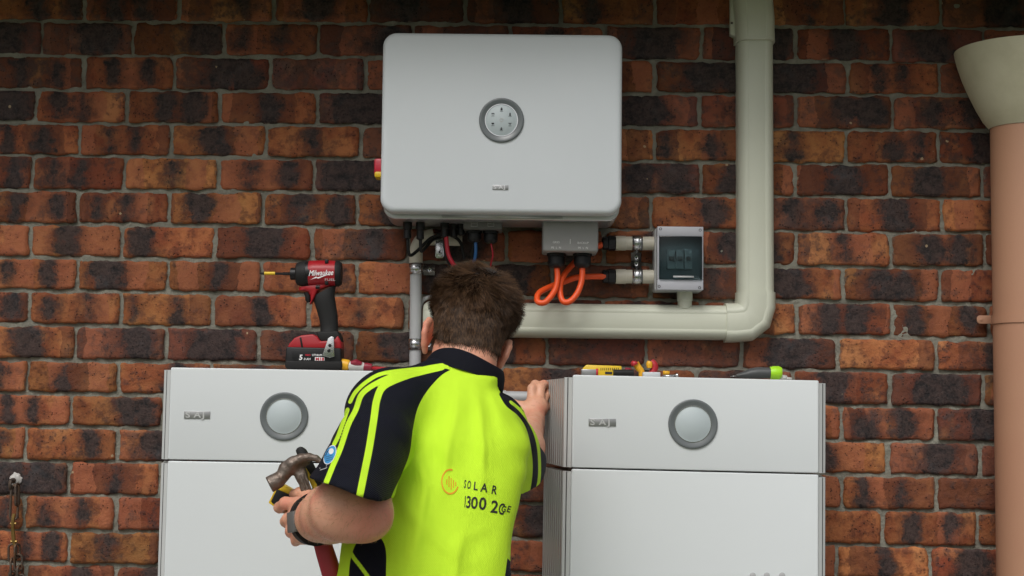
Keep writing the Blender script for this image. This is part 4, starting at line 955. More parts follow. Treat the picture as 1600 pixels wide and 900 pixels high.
mb = MB(); tube(mb, [P(1219, 589, Yt), P(1229, 590.5, Yt)], 4 / s_, 10); mb.build('clear_tip', M['clear'], kn)
mb = MB(); a_ = P(1141, 588.5, Yt); b2 = P(1153, 587, Yt); obox(mb, a_, b2, .012, .001, (0, 1, 0)); mb.build('blade', M['galv'], kn)
mb = MB(); tube(mb, [P(1226, 591, Yt + .02), P(1237, 592, Yt + .02)], 2.2 / s_, 8); o = mb.build('wire_offcut', M['clear'], None); tag(o, 'clear plastic offcut beside the lime end of the knife', 'offcut')
# ------------------------------------------------------------------ implicit surfaces
class Field:
    def __init__(s, lo, hi, h):
        s.h = h; s.lo = np.array(lo, float); n = np.ceil((np.array(hi) - s.lo) / h).astype(int) + 1
        s.n = n; s.F = np.full(n, 1.0, np.float32)
        s.ax = [s.lo[i] + np.arange(n[i]) * h for i in range(3)]
    def sub(s, lo, hi):
        a = np.clip(np.floor((np.array(lo) - s.lo) / s.h).astype(int), 0, s.n - 1); b = np.clip(np.ceil((np.array(hi) - s.lo) / s.h).astype(int) + 1, 1, s.n)
        sl = tuple(slice(a[i], b[i]) for i in range(3))
        g = np.meshgrid(*[s.ax[i][sl[i]] for i in range(3)], indexing='ij')
        return sl, [x.astype(np.float32) for x in g]
    def blend(s, sl, d, k):
        a = s.F[sl]
        if k <= 0: s.F[sl] = np.minimum(a, d); return
        hh = np.clip(0.5 + 0.5 * (a - d) / k, 0, 1)
        s.F[sl] = a * (1 - hh) + d * hh - k * hh * (1 - hh)
    def cone(s, p, q, r0, r1, k=0.02, cut=None, sx=None):
        """tapered capsule p->q ; cut=(point, normal) removes the side the normal points to"""
        p = np.array(p, float); q = np.array(q, float); m = max(r0, r1) + k * 1.5 + 0.01
        sl, (X, Y, Z) = s.sub(np.minimum(p, q) - m, np.maximum(p, q) + m)
        d = q - p; L2 = max(float(d @ d), 1e-9)
        t = np.clip(((X - p[0]) * d[0] + (Y - p[1]) * d[1] + (Z - p[2]) * d[2]) / L2, 0, 1)
        dist = np.sqrt((X - p[0] - t * d[0]) ** 2 + (Y - p[1] - t * d[1]) ** 2 + (Z - p[2] - t * d[2]) ** 2) - (r0 + (r1 - r0) * t)
        if cut is not None:
            c, n = np.array(cut[0], float), np.array(cut[1], float); n = n / np.linalg.norm(n)
            dist = np.maximum(dist, (X - c[0]) * n[0] + (Y - c[1]) * n[1] + (Z - c[2]) * n[2])
        s.blend(sl, dist, k)
    def chain(s, pts, rad, k=0.012, **kw):
        for a, b, r0, r1 in zip(pts, pts[1:], rad, rad[1:]): s.cone(a, b, r0, r1, k, **kw)
    def ellipsoid(s, c, rad, rot, k=0.02):
        """rot: 3 axis vectors"""
        c = np.array(c, float); m = max(rad) + k * 1.5 + 0.01; sl, (X, Y, Z) = s.sub(c - m, c + m)
        q = 0
        for a, r in zip(rot, rad): q = q + (((X - c[0]) * a[0] + (Y - c[1]) * a[1] + (Z - c[2]) * a[2]) / r) ** 2
        s.blend(sl, (np.sqrt(q) - 1) * min(rad), k)
    def torso(s, lv, k=0.02, pw=2.3):
        """lv rows: z, cx, cy, a, b, yaw ; generalised elliptical column"""
        lv = np.array(sorted(lv)); z0, z1 = lv[0, 0], lv[-1, 0]; m = 0.3
        sl, (X, Y, Z) = s.sub((lv[:, 1].min() - m, lv[:, 2].min() - m, z0), (lv[:, 1].max() + m, lv[:, 2].max() + m, z1))
        f = [np.interp(Z[0, 0, :], lv[:, 0], sm(lv[:, 0], lv[:, i], Z[0, 0, :])) if False else sm(lv[:, 0], lv[:, i], Z[0, 0, :]) for i in range(1, 6)]
        dx = X - f[0]; dy = Y - f[1]; c, n = np.cos(f[4]), np.sin(f[4])
        u = dx * c + dy * n; v = -dx * n + dy * c
        q = (np.abs(u / f[2]) ** pw + np.abs(v / f[3]) ** pw) ** (1 / pw)
        s.blend(sl, ((q - 1) * np.minimum(f[2], f[3])).astype(np.float32), k)
    def mesh(s):
        F = s.F; n = s.n; ins = F < 0
        cn = np.zeros(n - 1, np.uint8)
        offs = [(i, j, k) for i in (0, 1) for j in (0, 1) for k in (0, 1)]
        for i, j, k in offs: cn += ins[i:n[0] - 1 + i, j:n[1] - 1 + j, k:n[2] - 1 + k]
        idx = np.argwhere((cn > 0) & (cn < 8)); del cn
        vals = np.stack([F[idx[:, 0] + i, idx[:, 1] + j, idx[:, 2] + k] for i, j, k in offs], 1)
        acc = np.zeros((len(idx), 3)); cnt = np.zeros(len(idx)); O = np.array(offs, float)
        for a in range(8):
            for b in range(a + 1, 8):
                if np.abs(O[a] - O[b]).sum() != 1: continue
                fa, fb = vals[:, a], vals[:, b]; msk = (fa < 0) != (fb < 0)
                t = np.where(msk, fa / np.where(msk, fa - fb, 1), 0)
                acc += np.where(msk[:, None], O[a] + t[:, None] * (O[b] - O[a]), 0); cnt += msk
        V = s.lo + (idx + acc / cnt[:, None]) * s.h
        vid = np.full(n - 1, -1, np.int32); vid[tuple(idx.T)] = np.arange(len(idx))
        Q = []
        for ax in range(3):
            o1, o2 = [a for a in range(3) if a != ax]
            A = np.moveaxis(ins, ax, 0); ch = A[:-1] != A[1:]
            e = np.argwhere(ch); sign = A[:-1][ch]
            cell = np.zeros((len(e), 3), int); cell[:, ax] = e[:, 0]; cell[:, o1] = e[:, 1]; cell[:, o2] = e[:, 2]
            ok = (cell[:, o1] > 0) & (cell[:, o2] > 0) & (cell[:, o1] < n[o1] - 1) & (cell[:, o2] < n[o2] - 1)
            cell, sign = cell[ok], sign[ok]
            def g(d1, d2):
                c = cell.copy(); c[:, o1] += d1; c[:, o2] += d2; return vid[tuple(c.T)]
            q = np.stack([g(-1, -1), g(0, -1), g(0, 0), g(-1, 0)], 1)
            flip = sign if ax != 1 else ~sign
            q[~flip] = q[~flip][:, ::-1]; Q.append(q)
        Q = np.concatenate(Q); Q = Q[(Q >= 0).all(1)]
        return V, Q

def sm(xs, ys, x):
    """smooth (Catmull-Rom / Hermite) interpolation"""
    xs = np.asarray(xs); ys = np.asarray(ys); d = np.gradient(ys, xs)
    i = np.clip(np.searchsorted(xs, x) - 1, 0, len(xs) - 2); h = xs[i + 1] - xs[i]; t = np.clip((x - xs[i]) / h, 0, 1)
    return (2 * t**3 - 3 * t**2 + 1) * ys[i] + (t**3 - 2 * t**2 + t) * h * d[i] + (-2 * t**3 + 3 * t**2) * ys[i + 1] + (t**3 - t**2) * h * d[i + 1]

def np_mesh(name, V, Q, m, parent):
    me = bpy.data.meshes.new(name); me.vertices.add(len(V)); me.vertices.foreach_set('co', V.astype(np.float32).ravel())
    me.loops.add(len(Q) * 4); me.loops.foreach_set('vertex_index', Q.astype(np.int32).ravel())
    me.polygons.add(len(Q)); me.polygons.foreach_set('loop_start', np.arange(len(Q), dtype=np.int32) * 4)
    me.update(calc_edges=True); me.validate()
    return link_mesh(name, me, m, parent)

def relax(V, Q, it=3, lam=0.5):
    E = np.concatenate([Q[:, [0, 1]], Q[:, [1, 2]], Q[:, [2, 3]], Q[:, [3, 0]]])
    for _ in range(it):
        s = np.zeros_like(V); c = np.zeros(len(V))
        for a, b in ((0, 1), (1, 0)):
            for k in range(3): s[:, k] += np.bincount(E[:, a], V[E[:, b], k], len(V))
            c += np.bincount(E[:, a], minlength=len(V))
        V = V + lam * (s / c[:, None] - V)
    return V

# ------------------------------------------------------------------ the man: layout of joints
def Pa(px, py, Y): return np.array(P(px, py, Y))
man = empty('person', (P(665, 900, -1.15).x, -1.15, 0.0), 'person in a lime and navy work shirt, back turned, reaching behind the right cabinet', 'person')
YAW = R(20)
LV = []
for py, cx, cy, hw, b in ((1010, 664, -1.20, .165, .125), (940, 664, -1.185, .163, .12), (880, 666, -1.16, .158, .112), (830, 671, -1.12, .158, .112), (780, 686, -1.07, .155, .115), (730, 698, -1.02, .158, .12), (690, 703, -.985, .155, .118), (655, 700, -.955, .142, .110), (630, 704, -.935, .124, .100), (607, 708, -.915, .090, .086), (590, 722, -.90, .078, .074), (574, 727, -.885, .066, .062), (560, 729, -.875, .058, .056)):
    c = Pa(cx, py, cy); LV.append((c[2], c[0], cy, hw, b, YAW))
shL, elL, wrL = Pa(605, 642, -1.03), Pa(565, 799, -1.405), Pa(485, 812, -1.225)
shR, elR, wrR = Pa(769, 670, -.84), Pa(812, 728, -.52), Pa(832, 658, -.215)

hemc = Pa(551, 763, -1.385)
# ---- body (one continuous surface: torso, neck, head, ears, arms, hands)
Bd = Field((-.46, -1.62, .82), (.14, -.08, 1.62), 0.0036)
Bd.torso([(z, x, y, a - .022, b - .018, yw) for z, x, y, a, b, yw in LV if z > .84], 0.02)
Bd.cone(Pa(727, 600, -.90), Pa(735, 520, -.83), .060, .056, .02)
# head: skull + jaw, turned and tilted to its right
tl = R(15); hr = R(-12)
HR = Vector((math.cos(tl), 0, -math.sin(tl))); HU = Vector((math.sin(tl), 0.22, math.cos(tl))).normalized()
HF = HU.cross(HR).normalized(); HR = HF.cross(HU).normalized()
HC = Pa(739, 498, -.80)
rotH = [np.array(HR), np.array(HF), np.array(HU)]
def Hp(r, f, u): return HC + rotH[0] * r + rotH[1] * f + rotH[2] * u
Bd.ellipsoid(HC, (.0745, .098, .098), rotH, .01)
Bd.ellipsoid(Hp(0, .035, -.075), (.058, .072, .060), rotH, .03)
Bd.cone(Hp(0, -.045, -.05), Hp(0, -.03, -.14), .056, .058, .03)                    # nape
Bd.cone(Hp(0, .098, -.035), Hp(0, .118, -.055), .009, .013, .012)                  # nose
Bd.cone(Hp(-.02, .088, -.095), Hp(.02, .088, -.095), .010, .010, .01)              # lips
Bd.ellipsoid(Hp(0, .085, -.12), (.022, .02, .018), rotH, .02)                      # chin
for sg in (-1, 1):                                                                 # ears: a curved rim, bowl and lobe
    e0 = Hp(sg * .0705, .004, -.066)
    def E(f, u, o): return e0 + rotH[1] * f + rotH[2] * u + rotH[0] * sg * o
    Bd.chain([E(.012, .012, .002), E(.006, .033, .010), E(-.010, .037, .017), E(-.022, .024, .020), E(-.022, .004, .018), E(-.013, -.016, .012), E(-.002, -.029, .006)], [.0045, .0052, .0056, .0056, .0055, .0058, .0062], .004)
    Bd.ellipsoid(E(-.006, .006, .008), (.006, .017, .030), [rotH[0] * .94 + rotH[1] * .34 * sg, rotH[1] * .94 - rotH[0] * .34 * sg, rotH[2]], .006)
# left arm (holds the hammer) ; elbow towards us
Bd.chain([shL, shL * .4 + hemc * .6, elL], [.052, .048, .048], .03)
Bd.chain([elL, Pa(535, 796, -1.400), Pa(516, 803, -1.335), Pa(500, 809, -1.275), wrL], [.0475, .0500, .0470, .0390, .0330], .02)
Bd.ellipsoid(Pa(580, 812, -1.420), (.024, .022, .022), [np.eye(3)[0], np.eye(3)[1], np.eye(3)[2]], .03)
# left hand: palm block, four fingers curled over the handle, thumb across it
hk = [Pa(468, 788, -1.185), Pa(463, 806, -1.185), Pa(464, 823, -1.19), Pa(470, 838, -1.195)]          # knuckles
for kx in hk: Bd.cone(wrL + (kx - hk[1]) * .35, kx, .021, .0145, .012)
Bd.cone(Pa(478, 795, -1.20), Pa(480, 832, -1.205), .021, .020, .012)
fing = [([hk[0], Pa(446, 786, -1.165), Pa(436, 793, -1.140), Pa(446, 796, -1.122)], [.0135, .0112, .0100, .0085]),
        ([hk[1], Pa(450, 811, -1.163), Pa(446, 815, -1.138), Pa(457, 813, -1.120)], [.0135, .0112, .0100, .0085]),
        ([hk[2], Pa(455, 829, -1.168), Pa(454, 832, -1.143), Pa(464, 828, -1.124)], [.0130, .0108, .0096, .0082]),
        ([hk[3], Pa(463, 844, -1.175), Pa(462, 846, -1.153), Pa(470, 842, -1.136)], [.0118, .0098, .0086, .0075])]
for pts, rad in fing: Bd.chain(pts, rad, .005)
Bd.chain([Pa(488, 795, -1.19), Pa(484, 779, -1.160), Pa(470, 771, -1.138), Pa(459, 772, -1.126)], [.019, .0145, .0115, .0095], .008)
# right arm: reaches behind the cabinet
Bd.chain([shR, elR], [.055, .045], .03)
Bd.chain([elR, elR * .6 + wrR * .4, wrR], [.044, .043, .0285], .02)
gk = [Pa(846, 627, -.185), Pa(834, 623, -.185), Pa(824, 626, -.188), Pa(843, 640, -.185)]
Bd.cone(wrR, Pa(836, 634, -.195), .028, .0235, .012); Bd.cone(Pa(826, 640, -.195), Pa(843, 636, -.192), .022, .022, .012)
for base, m1, m2, tip, r in ((Pa(831, 625, -.19), Pa(831, 607, -.180), Pa(836, 600, -.160), Pa(848, 603, -.140), .0105),
                             (Pa(843, 624, -.185), Pa(845, 606, -.172), Pa(850, 600, -.150), Pa(860, 604, -.132), .0105),
                             (Pa(846, 634, -.18), Pa(852, 620, -.160), Pa(858, 614, -.140), Pa(868, 617, -.125), .0100),
                             (Pa(847, 645, -.18), Pa(855, 634, -.155), Pa(861, 629, -.138), Pa(868, 631, -.126), .0090)):
    Bd.chain([base, m1, m2, tip], [r * 1.25, r * 1.03, r * .95, r * .8], .005)
Bd.chain([Pa(829, 650, -.21), Pa(815, 637, -.205), Pa(801, 632, -.20), Pa(789, 629, -.195)], [.020, .0150, .0122, .0100], .008)
V, Q = Bd.mesh(); del Bd
V = relax(V, Q, 2, .4)

def skin_mat():
    m = mat('skin', (0.50, 0.235, 0.155), 0.5); nt = m.node_tree; b = nt.nodes['Principled BSDF']; L = nt.links
    g = nt.nodes.new('ShaderNodeNewGeometry').outputs['Position']
    c = mixc(nt, maprange(nt, noise_n(nt, g, 14, 4), .42, .66), (0.68, 0.36, 0.235), (0.67, 0.28, 0.185))
    c = mixc(nt, math_n(nt, 'MULTIPLY', maprange(nt, noise_n(nt, g, 140, 3), .55, .68), .35), c, (0.46, 0.20, 0.12))
    # redder elbow and ears (attribute), scattered freckles
    at = nt.nodes.new('ShaderNodeAttribute'); at.attribute_name = 'flush'
    c = mixc(nt, math_n(nt, 'MULTIPLY', at.outputs['Fac'], .6), c, (0.62, 0.19, 0.13))
    L.new(c, b.inputs['Base Color'])
    b.inputs['Subsurface Weight'].default_value = .12; b.inputs['Subsurface Radius'].default_value = (.010, .004, .002); b.inputs['Subsurface Scale'].default_value = 1
    vo = nt.nodes.new('ShaderNodeTexVoronoi'); vo.inputs['Scale'].default_value = 420; L.new(g, vo.inputs['Vector'])
    h = math_n(nt, 'ADD', math_n(nt, 'MULTIPLY', vo.outputs['Distance'], .4), noise_n(nt, g, 90, 4))
    bp = nt.nodes.new('ShaderNodeBump'); bp.inputs['Strength'].default_value = .35; bp.inputs['Distance'].default_value = .0018
    L.new(h, bp.inputs['Height']); L.new(bp.outputs[0], b.inputs['Normal'])
    L.new(maprange(nt, noise_n(nt, g, 60, 3), .3, .7, .42, .6), b.inputs['Roughness'])
    return m
M['skin'] = skin_mat()
body = np_mesh('body', V, Q, M['skin'], man)
fl = np.zeros(len(V))
for c, r in ((Pa(575, 815, -1.46), .05), (Hp(-.09, -.01, -.066), .03), (Hp(.09, -.01, -.066), .03), (Pa(446, 786, -1.18), .02)):
    fl = np.maximum(fl, np.exp(-((V - c) ** 2).sum(1) / (r * r)))
body.data.attributes.new('flush', 'FLOAT', 'POINT').data.foreach_set('value', fl.astype(np.float32))

# ---- hair: close cap plus thousands of short strands
hr_ = random.Random(5)
M['hair'] = mat('dark_brown_hair', (0.026, 0.015, 0.009), 0.45, var=.5, vscale=120, vcol=(0.06, 0.035, 0.02), spec=.2)
def _hm():
    m = M['hair']; nt = m.node_tree; b = nt.nodes['Principled BSDF']; a = nt.nodes.new('ShaderNodeAttribute'); a.attribute_name = 'tint'
    nt.links.new(mixc(nt, maprange(nt, a.outputs['Fac'], 0, 1, 0, 1, False), (.018, .009, .005), (.115, .062, .031)), b.inputs['Base Color'])
_hm()
M['scalp'] = mat('hair_base', (0.022, 0.013, 0.008), 0.8)
bvb = BVHTree.FromPolygons([tuple(v) for v in V], [tuple(q) for q in Q])
def scalp(d):
    """skin point in head direction d (head axes), with head coordinates"""
    wd = (HR * d.x + HF * d.y + HU * d.z).normalized(); o_ = Vector(HC) + wd * .3
    h_, n_, i_, _ = bvb.ray_cast(o_, -wd)
    if h_ is None: h_, n_ = Vector(HC) + wd * .08, wd
    q = h_ - Vector(HC); r_, f_, u_ = q.dot(HR), q.dot(HF), q.dot(HU)
    if d.z > -.75 and abs(r_) > .083 and u_ < .02: r_ = math.copysign(.078, r_); h_ = Vector(HC) + HR * r_ + HF * f_ + HU * u_   # step over the ear
    return h_, n_, r_, f_, u_
def hairline(f, u, r):
    """>0 where hair grows (head coordinates, metres)"""
    back = u + .096 - 2.6 * r * r - .003 * math.sin(r * 55)
    ear = max(math.hypot((f - .0) / 1.0, (u + .061) / 1.5) - .026, -.02) if abs(r) > .055 else 1
    side = u + .045 if f > -.004 else back
    front = .075 - f + max(0, u - .02) * .6
    return min(side, front, ear)
hv = []; hf = []
bmq = bmesh.new(); bmesh.ops.create_icosphere(bmq, subdivisions=5, radius=1)
sk = {}
for v in bmq.verts:
    d = v.co.normalized(); h_, n_, r_, f_, u_ = scalp(d); hl = hairline(f_, u_, r_); sk[v.index] = hl
    off = min(.006 + .008 * max(0, d.z), max(-.002, hl * .35))
    v.co = h_ + (HR * d.x + HF * d.y + HU * d.z) * off
for f in list(bmq.faces):
    if any(sk[v.index] < .004 for v in f.verts): bmq.faces.remove(f)
for v in list(bmq.verts):
    if not v.link_faces: bmq.verts.remove(v)
me = bpy.data.meshes.new('hair'); bmq.to_mesh(me); bmq.free()
hair = link_mesh('hair', me, M['scalp'], man)
mbh = MB()
crown = Vector((.010, -.045, .085)).normalized()
def strand(root, nrm, dr, ln, w_, lift):
    pts = []; p = Vector(root); d = (nrm * lift + dr).normalized(); seg = 4
    for k in range(seg + 1):
        pts.append(p.copy()); p = p + d * (ln / seg); d = (d + dr * .35 - nrm * .15 + Vector((hr_.gauss(0, .06), hr_.gauss(0, .06), hr_.gauss(0, .06)))).normalized()
    vs = []; fs = []
    side = d.cross(nrm).normalized() if d.cross(nrm).length > 1e-4 else Vector((1, 0, 0))
    for k, q in enumerate(pts):
        ww = w_ * (1 - .8 * (k / seg) ** 1.5)
        vs += [q - side * ww, q + nrm * ww * .9, q + side * ww]
    for k in range(seg):
        b = 3 * k
        for i, j in ((0, 1), (1, 2)): fs.append((b + i, b + j, b + 3 + j, b + 3 + i))
    mbh.add(vs, fs)
NS = 17000; cnt_ = 0; gi = 0
while gi < 27000:
    gi += 1
    zz = 1 - 2 * (gi + .5) / 27001; ph = gi * 2.399963
    rr2 = math.sqrt(max(0, 1 - zz * zz)); d = Vector((rr2 * math.cos(ph), rr2 * math.sin(ph), zz))
    if d.z < -.96: continue
    h_, n_, r_, f_, u_ = scalp(d); hl = hairline(f_, u_, r_)
    if hl < hr_.uniform(-.005, .010): continue
    if f_ > .055: continue
    cnt_ += 1
    nl = d; root = h_ + (HR * d.x + HF * d.y + HU * d.z) * min(.006, max(0, hl * .25))
    n3 = (HR * nl.x + HF * nl.y + HU * nl.z)
    away = (d - crown * d.dot(crown)); away = away.normalized() if away.length > 1e-3 else Vector((1, 0, 0))
    swirl = crown.cross(away) * .45
    cl = noise.noise(d * 6.5); cl2 = noise.noise(d * 6.5 + Vector((7, 3, 5)))
    ld = (away + swirl + Vector((cl, cl2, cl * cl2)) * .95 + Vector((hr_.gauss(0, .10), hr_.gauss(0, .10), hr_.gauss(0, .10))))
    lo_ = max(0, min(1, (.62 - d.z) / .7)); ld += Vector((0, 0, -1.5 * lo_ * lo_))
    wd3 = (HR * ld.x + HF * ld.y + HU * ld.z).normalized()
    topn = max(0, min(1, (d.z + .15) / .7))
    ln = (.013 + .014 * topn + .010 * topn * hr_.random()) * (0.55 if hl < .02 else 1)
    lift = .20 + .55 * topn * (0.4 + .6 * hr_.random()) + .14 * hr_.random() ** 2
    strand(root, n3, wd3, ln, hr_.uniform(.0005, .0009), lift)
ob = mbh.build('hair_strands', M['hair'], hair, weld=False, sharp=179)
tn = np.repeat(np.random.RandomState(3).rand(len(mbh.v) // 15), 15).astype(np.float32); ob.data.attributes.new('tint', 'FLOAT', 'POINT').data.foreach_set('value', tn); ob['kind'] = 'stuff'

# ---- fine hairs on the forearm
mba = MB(); fa_ = [elL, Pa(535, 796, -1.400), Pa(516, 803, -1.335), Pa(500, 809, -1.275)]
ar_ = random.Random(8); fdir = Vector(wrL - elL).normalized()
for k in range(900):
    i = ar_.randrange(3); q = Vector(fa_[i] + (fa_[i + 1] - fa_[i]) * ar_.random())
    dv = Vector((ar_.gauss(0, 1), ar_.gauss(0, 1), ar_.gauss(0, 1))).normalized(); h_, n_, j_, _ = bvb.ray_cast(q + dv * .2, -dv)
    if h_ is None: continue
    t_ = (fdir + Vector((ar_.gauss(0, .4), ar_.gauss(0, .4), ar_.gauss(0, .4) - .5))); t_ = (t_ - n_ * t_.dot(n_)).normalized(); sd_ = t_.cross(n_) * .00022; L_ = ar_.uniform(.006, .012)
    p1 = h_ + t_ * L_ * .5 + n_ * .0022; p2 = h_ + t_ * L_ + n_ * .0030
    mba.add([h_ - sd_, h_ + sd_, p1 + sd_ * .8, p1 - sd_ * .8, p2], [(0, 1, 2, 3), (3, 2, 4)])
oa = mba.build('arm_hair', mat('fair_hair', (.45, .27, .14), .5), body, weld=False); oa['kind'] = 'stuff'

# ---- shirt
Sh = Field((-.46, -1.62, .70), (.14, -.38, 1.47), 0.0048)
Sh.torso([(z, x, y, a, b, yw) for z, x, y, a, b, yw in LV if z > .66], 0.02)
hemL_c, hemL_n = Pa(556, 764, -1.36), None
axL = elL - shL; axL = axL / np.linalg.norm(axL)
hn = axL + np.array([-.25, .10, -.25]); hn = hn / np.linalg.norm(hn)
hA, hB, hC = Pa(496, 745, -1.365), Pa(616, 781, -1.355), Pa(556, 768, -1.455); hn = np.cross(hB - hA, hC - hA); hn = hn / np.linalg.norm(hn); hn = hn if hn @ (hemc - shL) > 0 else -hn
cutL = ((hA + hB) / 2, hn)
Sh.cone(Pa(668, 603, -.93), shL + np.array([0, 0, .0]), .050, .070, .05)
axS = hemc - shL
Sh.cone(shL, shL + axS * .5, .070, .068, .045)
Sh.cone(shL + axS * .45, shL + axS * 1.3, .068, .0740, .02, cut=cutL)
axR = elR - shR; axR = axR / np.linalg.norm(axR)
cutR = (shR + axR * .29, axR + np.array([0.1, 0, -.35]))
Sh.cone(Pa(740, 628, -.89), shR, .036, .062, .035)
Sh.cone(shR, shR + axR * .15, .063, .066, .05)
Sh.cone(shR + axR * .13 + np.array([.004, 0, -.012]), shR + axR * .40 + np.array([.002, 0, -.022]), .067, .069, .03, cut=cutR)
# folds: soft ridges pressed into the cloth
def fold(pts, amp, wid):
    pts = [np.array(p) for p in pts]
    lo = np.min(pts, 0) - .09; hi = np.max(pts, 0) + .09; sl, (X, Y_, Z) = Sh.sub(lo, hi)
    best = np.full(X.shape, 9.0, np.float32); bt = np.zeros_like(best); N = len(pts) - 1
    for i in range(N):
        p, q = pts[i], pts[i + 1]; d = q - p; L2 = float(d @ d)
        t = np.clip(((X - p[0]) * d[0] + (Y_ - p[1]) * d[1] * .15 + (Z - p[2]) * d[2]) / (d[0] ** 2 + d[2] ** 2 + .15 * d[1] ** 2 + 1e-9), 0, 1)
        dd = np.sqrt((X - p[0] - t * d[0]) ** 2 + .15 * (Y_ - p[1] - t * d[1]) ** 2 + (Z - p[2] - t * d[2]) ** 2)
        u = dd < best; best = np.where(u, dd, best); bt = np.where(u, (i + t) / N, bt)
    Sh.F[sl] -= amp * np.exp(-(best / wid) ** 2) * np.sin(np.pi * np.clip(bt, .02, .98)) ** .6
def fp(lst): return [Pa(x, y, Y) for x, y, Y in lst]
for lst, amp, wid in (
    ([(742, 592, -1.0), (752, 640, -1.05), (757, 700, -1.10), (752, 780, -1.14)], .008, .013),
    ([(765, 606, -.98), (783, 660, -1.0), (796, 720, -1.02), (792, 790, -1.06)], .007, .012),
    ([(722, 590, -1.0), (715, 640, -1.08), (700, 720, -1.14), (690, 800, -1.2)], .006, .016),
    ([(655, 700, -1.14), (668, 760, -1.18), (655, 840, -1.24), (640, 900, -1.27)], .008, .014),
    ([(622, 770, -1.15), (640, 800, -1.2), (690, 850, -1.24), (740, 880, -1.22)], .007, .012),
    ([(610, 790, -1.17), (612, 840, -1.22), (622, 900, -1.26)], .007, .011),
    ([(770, 780, -1.05), (775, 830, -1.1), (760, 900, -1.16)], .010, .015),
    ([(812, 780, -.95), (790, 812, -1.05), (740, 835, -1.2)], .009, .010),
    ([(805, 858, -1.02), (780, 868, -1.12), (730, 880, -1.22)], .008, .011),
    ([(725, 830, -1.2), (715, 870, -1.24), (712, 920, -1.26)], .007, .012),
    ([(632, 650, -1.10), (622, 690, -1.15), (612, 730, -1.2)], .006, .010),
    ([(608, 660, -1.12), (590, 700, -1.2), (582, 745, -1.3)], .005, .010),
    ([(560, 640, -1.12), (552, 680, -1.2), (535, 720, -1.28)], .005, .009),
    ([(612, 770, -1.2), (590, 750, -1.3), (555, 735, -1.36)], .005, .009),
    ([(640, 625, -1.05), (610, 640, -1.1), (575, 650, -1.12)], .004, .009),
    ([(680, 640, -1.10), (690, 690, -1.14), (720, 730, -1.16)], .004, .014),
    ([(800, 655, -.95), (815, 700, -.9), (822, 745, -.82)], .005, .008)): fold(fp(lst), amp * 1.9, wid * .95); fold([np.array(q) + np.array([.006, 0, -.004]) for q in fp(lst)], -amp * .9, wid * .42)
sl, (X, Y_, Z) = Sh.sub(Sh.lo, Sh.lo + Sh.n * Sh.h)
Sh.F[sl] -= (.0022 * np.sin(X * 34 + 3 * np.sin(Z * 13) + 2 * np.sin(Y_ * 9)) * np.sin(Z * 19 + X * 21) + .0012 * np.sin(X * 71 + Z * 33 + 4 * np.sin(Z * 21))).astype(np.float32)
del X, Y_, Z
V, Q = Sh.mesh(); del Sh
V = relax(V, Q, 3, .5)
# open the sleeves, neck and hem
fc = V[Q].mean(1); e1 = V[Q[:, 2]] - V[Q[:, 0]]; e2 = V[Q[:, 3]] - V[Q[:, 1]]; fn = np.cross(e1, e2); fn /= np.linalg.norm(fn, axis=1)[:, None] + 1e-12
def capm(cut, r):
    n = np.array(cut[1]); n = n / np.linalg.norm(n)
    return (np.abs((fc - cut[0]) @ n) < .010) & (np.abs(fn @ n) > .75) & (np.linalg.norm(fc - cut[0], axis=1) < r)
kill = capm(cutL, .10) | capm(cutR, .12) | (fc[:, 2] < .725)
ncp, nnp = Pa(726, 584, -.885), np.array([.30, .30, 1.0]); nnp /= np.linalg.norm(nnp)
kill |= ((fc - ncp) @ nnp > .006) & (np.hypot(fc[:, 0] - ncp[0], fc[:, 1] - ncp[1]) < .12)
Q = Q[~kill]
used = np.unique(Q); mp = np.full(len(V), -1); mp[used] = np.arange(len(used)); V = V[used]; Q = mp[Q]
# garment pattern: panels and stripes as signed distances stored on the cloth
px = proj(V)
def poly_sd(pts, p):
    pts = np.array(pts, float); n = len(pts); d = np.full(len(p), 1e9); s = np.ones(len(p))
    for i in range(n):
        a, b = pts[i], pts[(i + 1) % n]; e = b - a; w_ = p - a
        t = np.clip((w_ @ e) / (e @ e), 0, 1); q = w_ - t[:, None] * e; d = np.minimum(d, (q ** 2).sum(1))
        c1 = p[:, 1] >= a[1]; c2 = p[:, 1] < b[1]; c3 = e[0] * w_[:, 1] > e[1] * w_[:, 0]
        fl_ = (c1 & c2 & c3) | (~c1 & ~c2 & ~c3); s = np.where(fl_, -s, s)
    return -s * np.sqrt(d)
def line_sd(pts, hw, p):
    pts = np.array([tuple(q) for q in smooth_path([(a, b, 0) for a, b in pts], 5)])[:, :2]; d = np.full(len(p), 1e9)
    for a, b in zip(pts, pts[1:]):
        e = b - a; w_ = p - a; t = np.clip((w_ @ e) / (e @ e + 1e-9), 0, 1); d = np.minimum(d, ((w_ - t[:, None] * e) ** 2).sum(1))
    return hw - np.sqrt(d)
rag = [(706, 577), (693, 584), (680, 596), (664, 616), (652, 640), (645, 672), (640, 708), (628, 740), (612, 775), (606, 800)]
rag = [tuple(q)[:2] for q in smooth_path([(a, b, 0) for a, b in rag], 4)]
nv = poly_sd(rag + [(590, 812), (430, 800), (430, 540), (690, 545)], px)
side_ = poly_sd([tuple(q)[:2] for q in smooth_path([(a, b, 0) for a, b in [(581, 832), (563, 841), (551, 862), (545, 900), (545, 990), (601, 990), (603, 900), (603, 862), (596, 842), (581, 832)]], 4)][:-1], px)
side_ = np.where(V[:, 1] < -.9, side_, -9)
rt = line_sd([(784, 616), (794, 632), (812, 647), (826, 669), (834, 703), (836, 737), (830, 775), (818, 792)], 3.8, px)
rt = np.maximum(rt, poly_sd([(784, 612), (796, 630), (812, 647), (826, 669), (834, 703), (836, 737), (830, 775), (818, 794), (822, 815), (880, 815), (880, 590), (790, 590)], px))
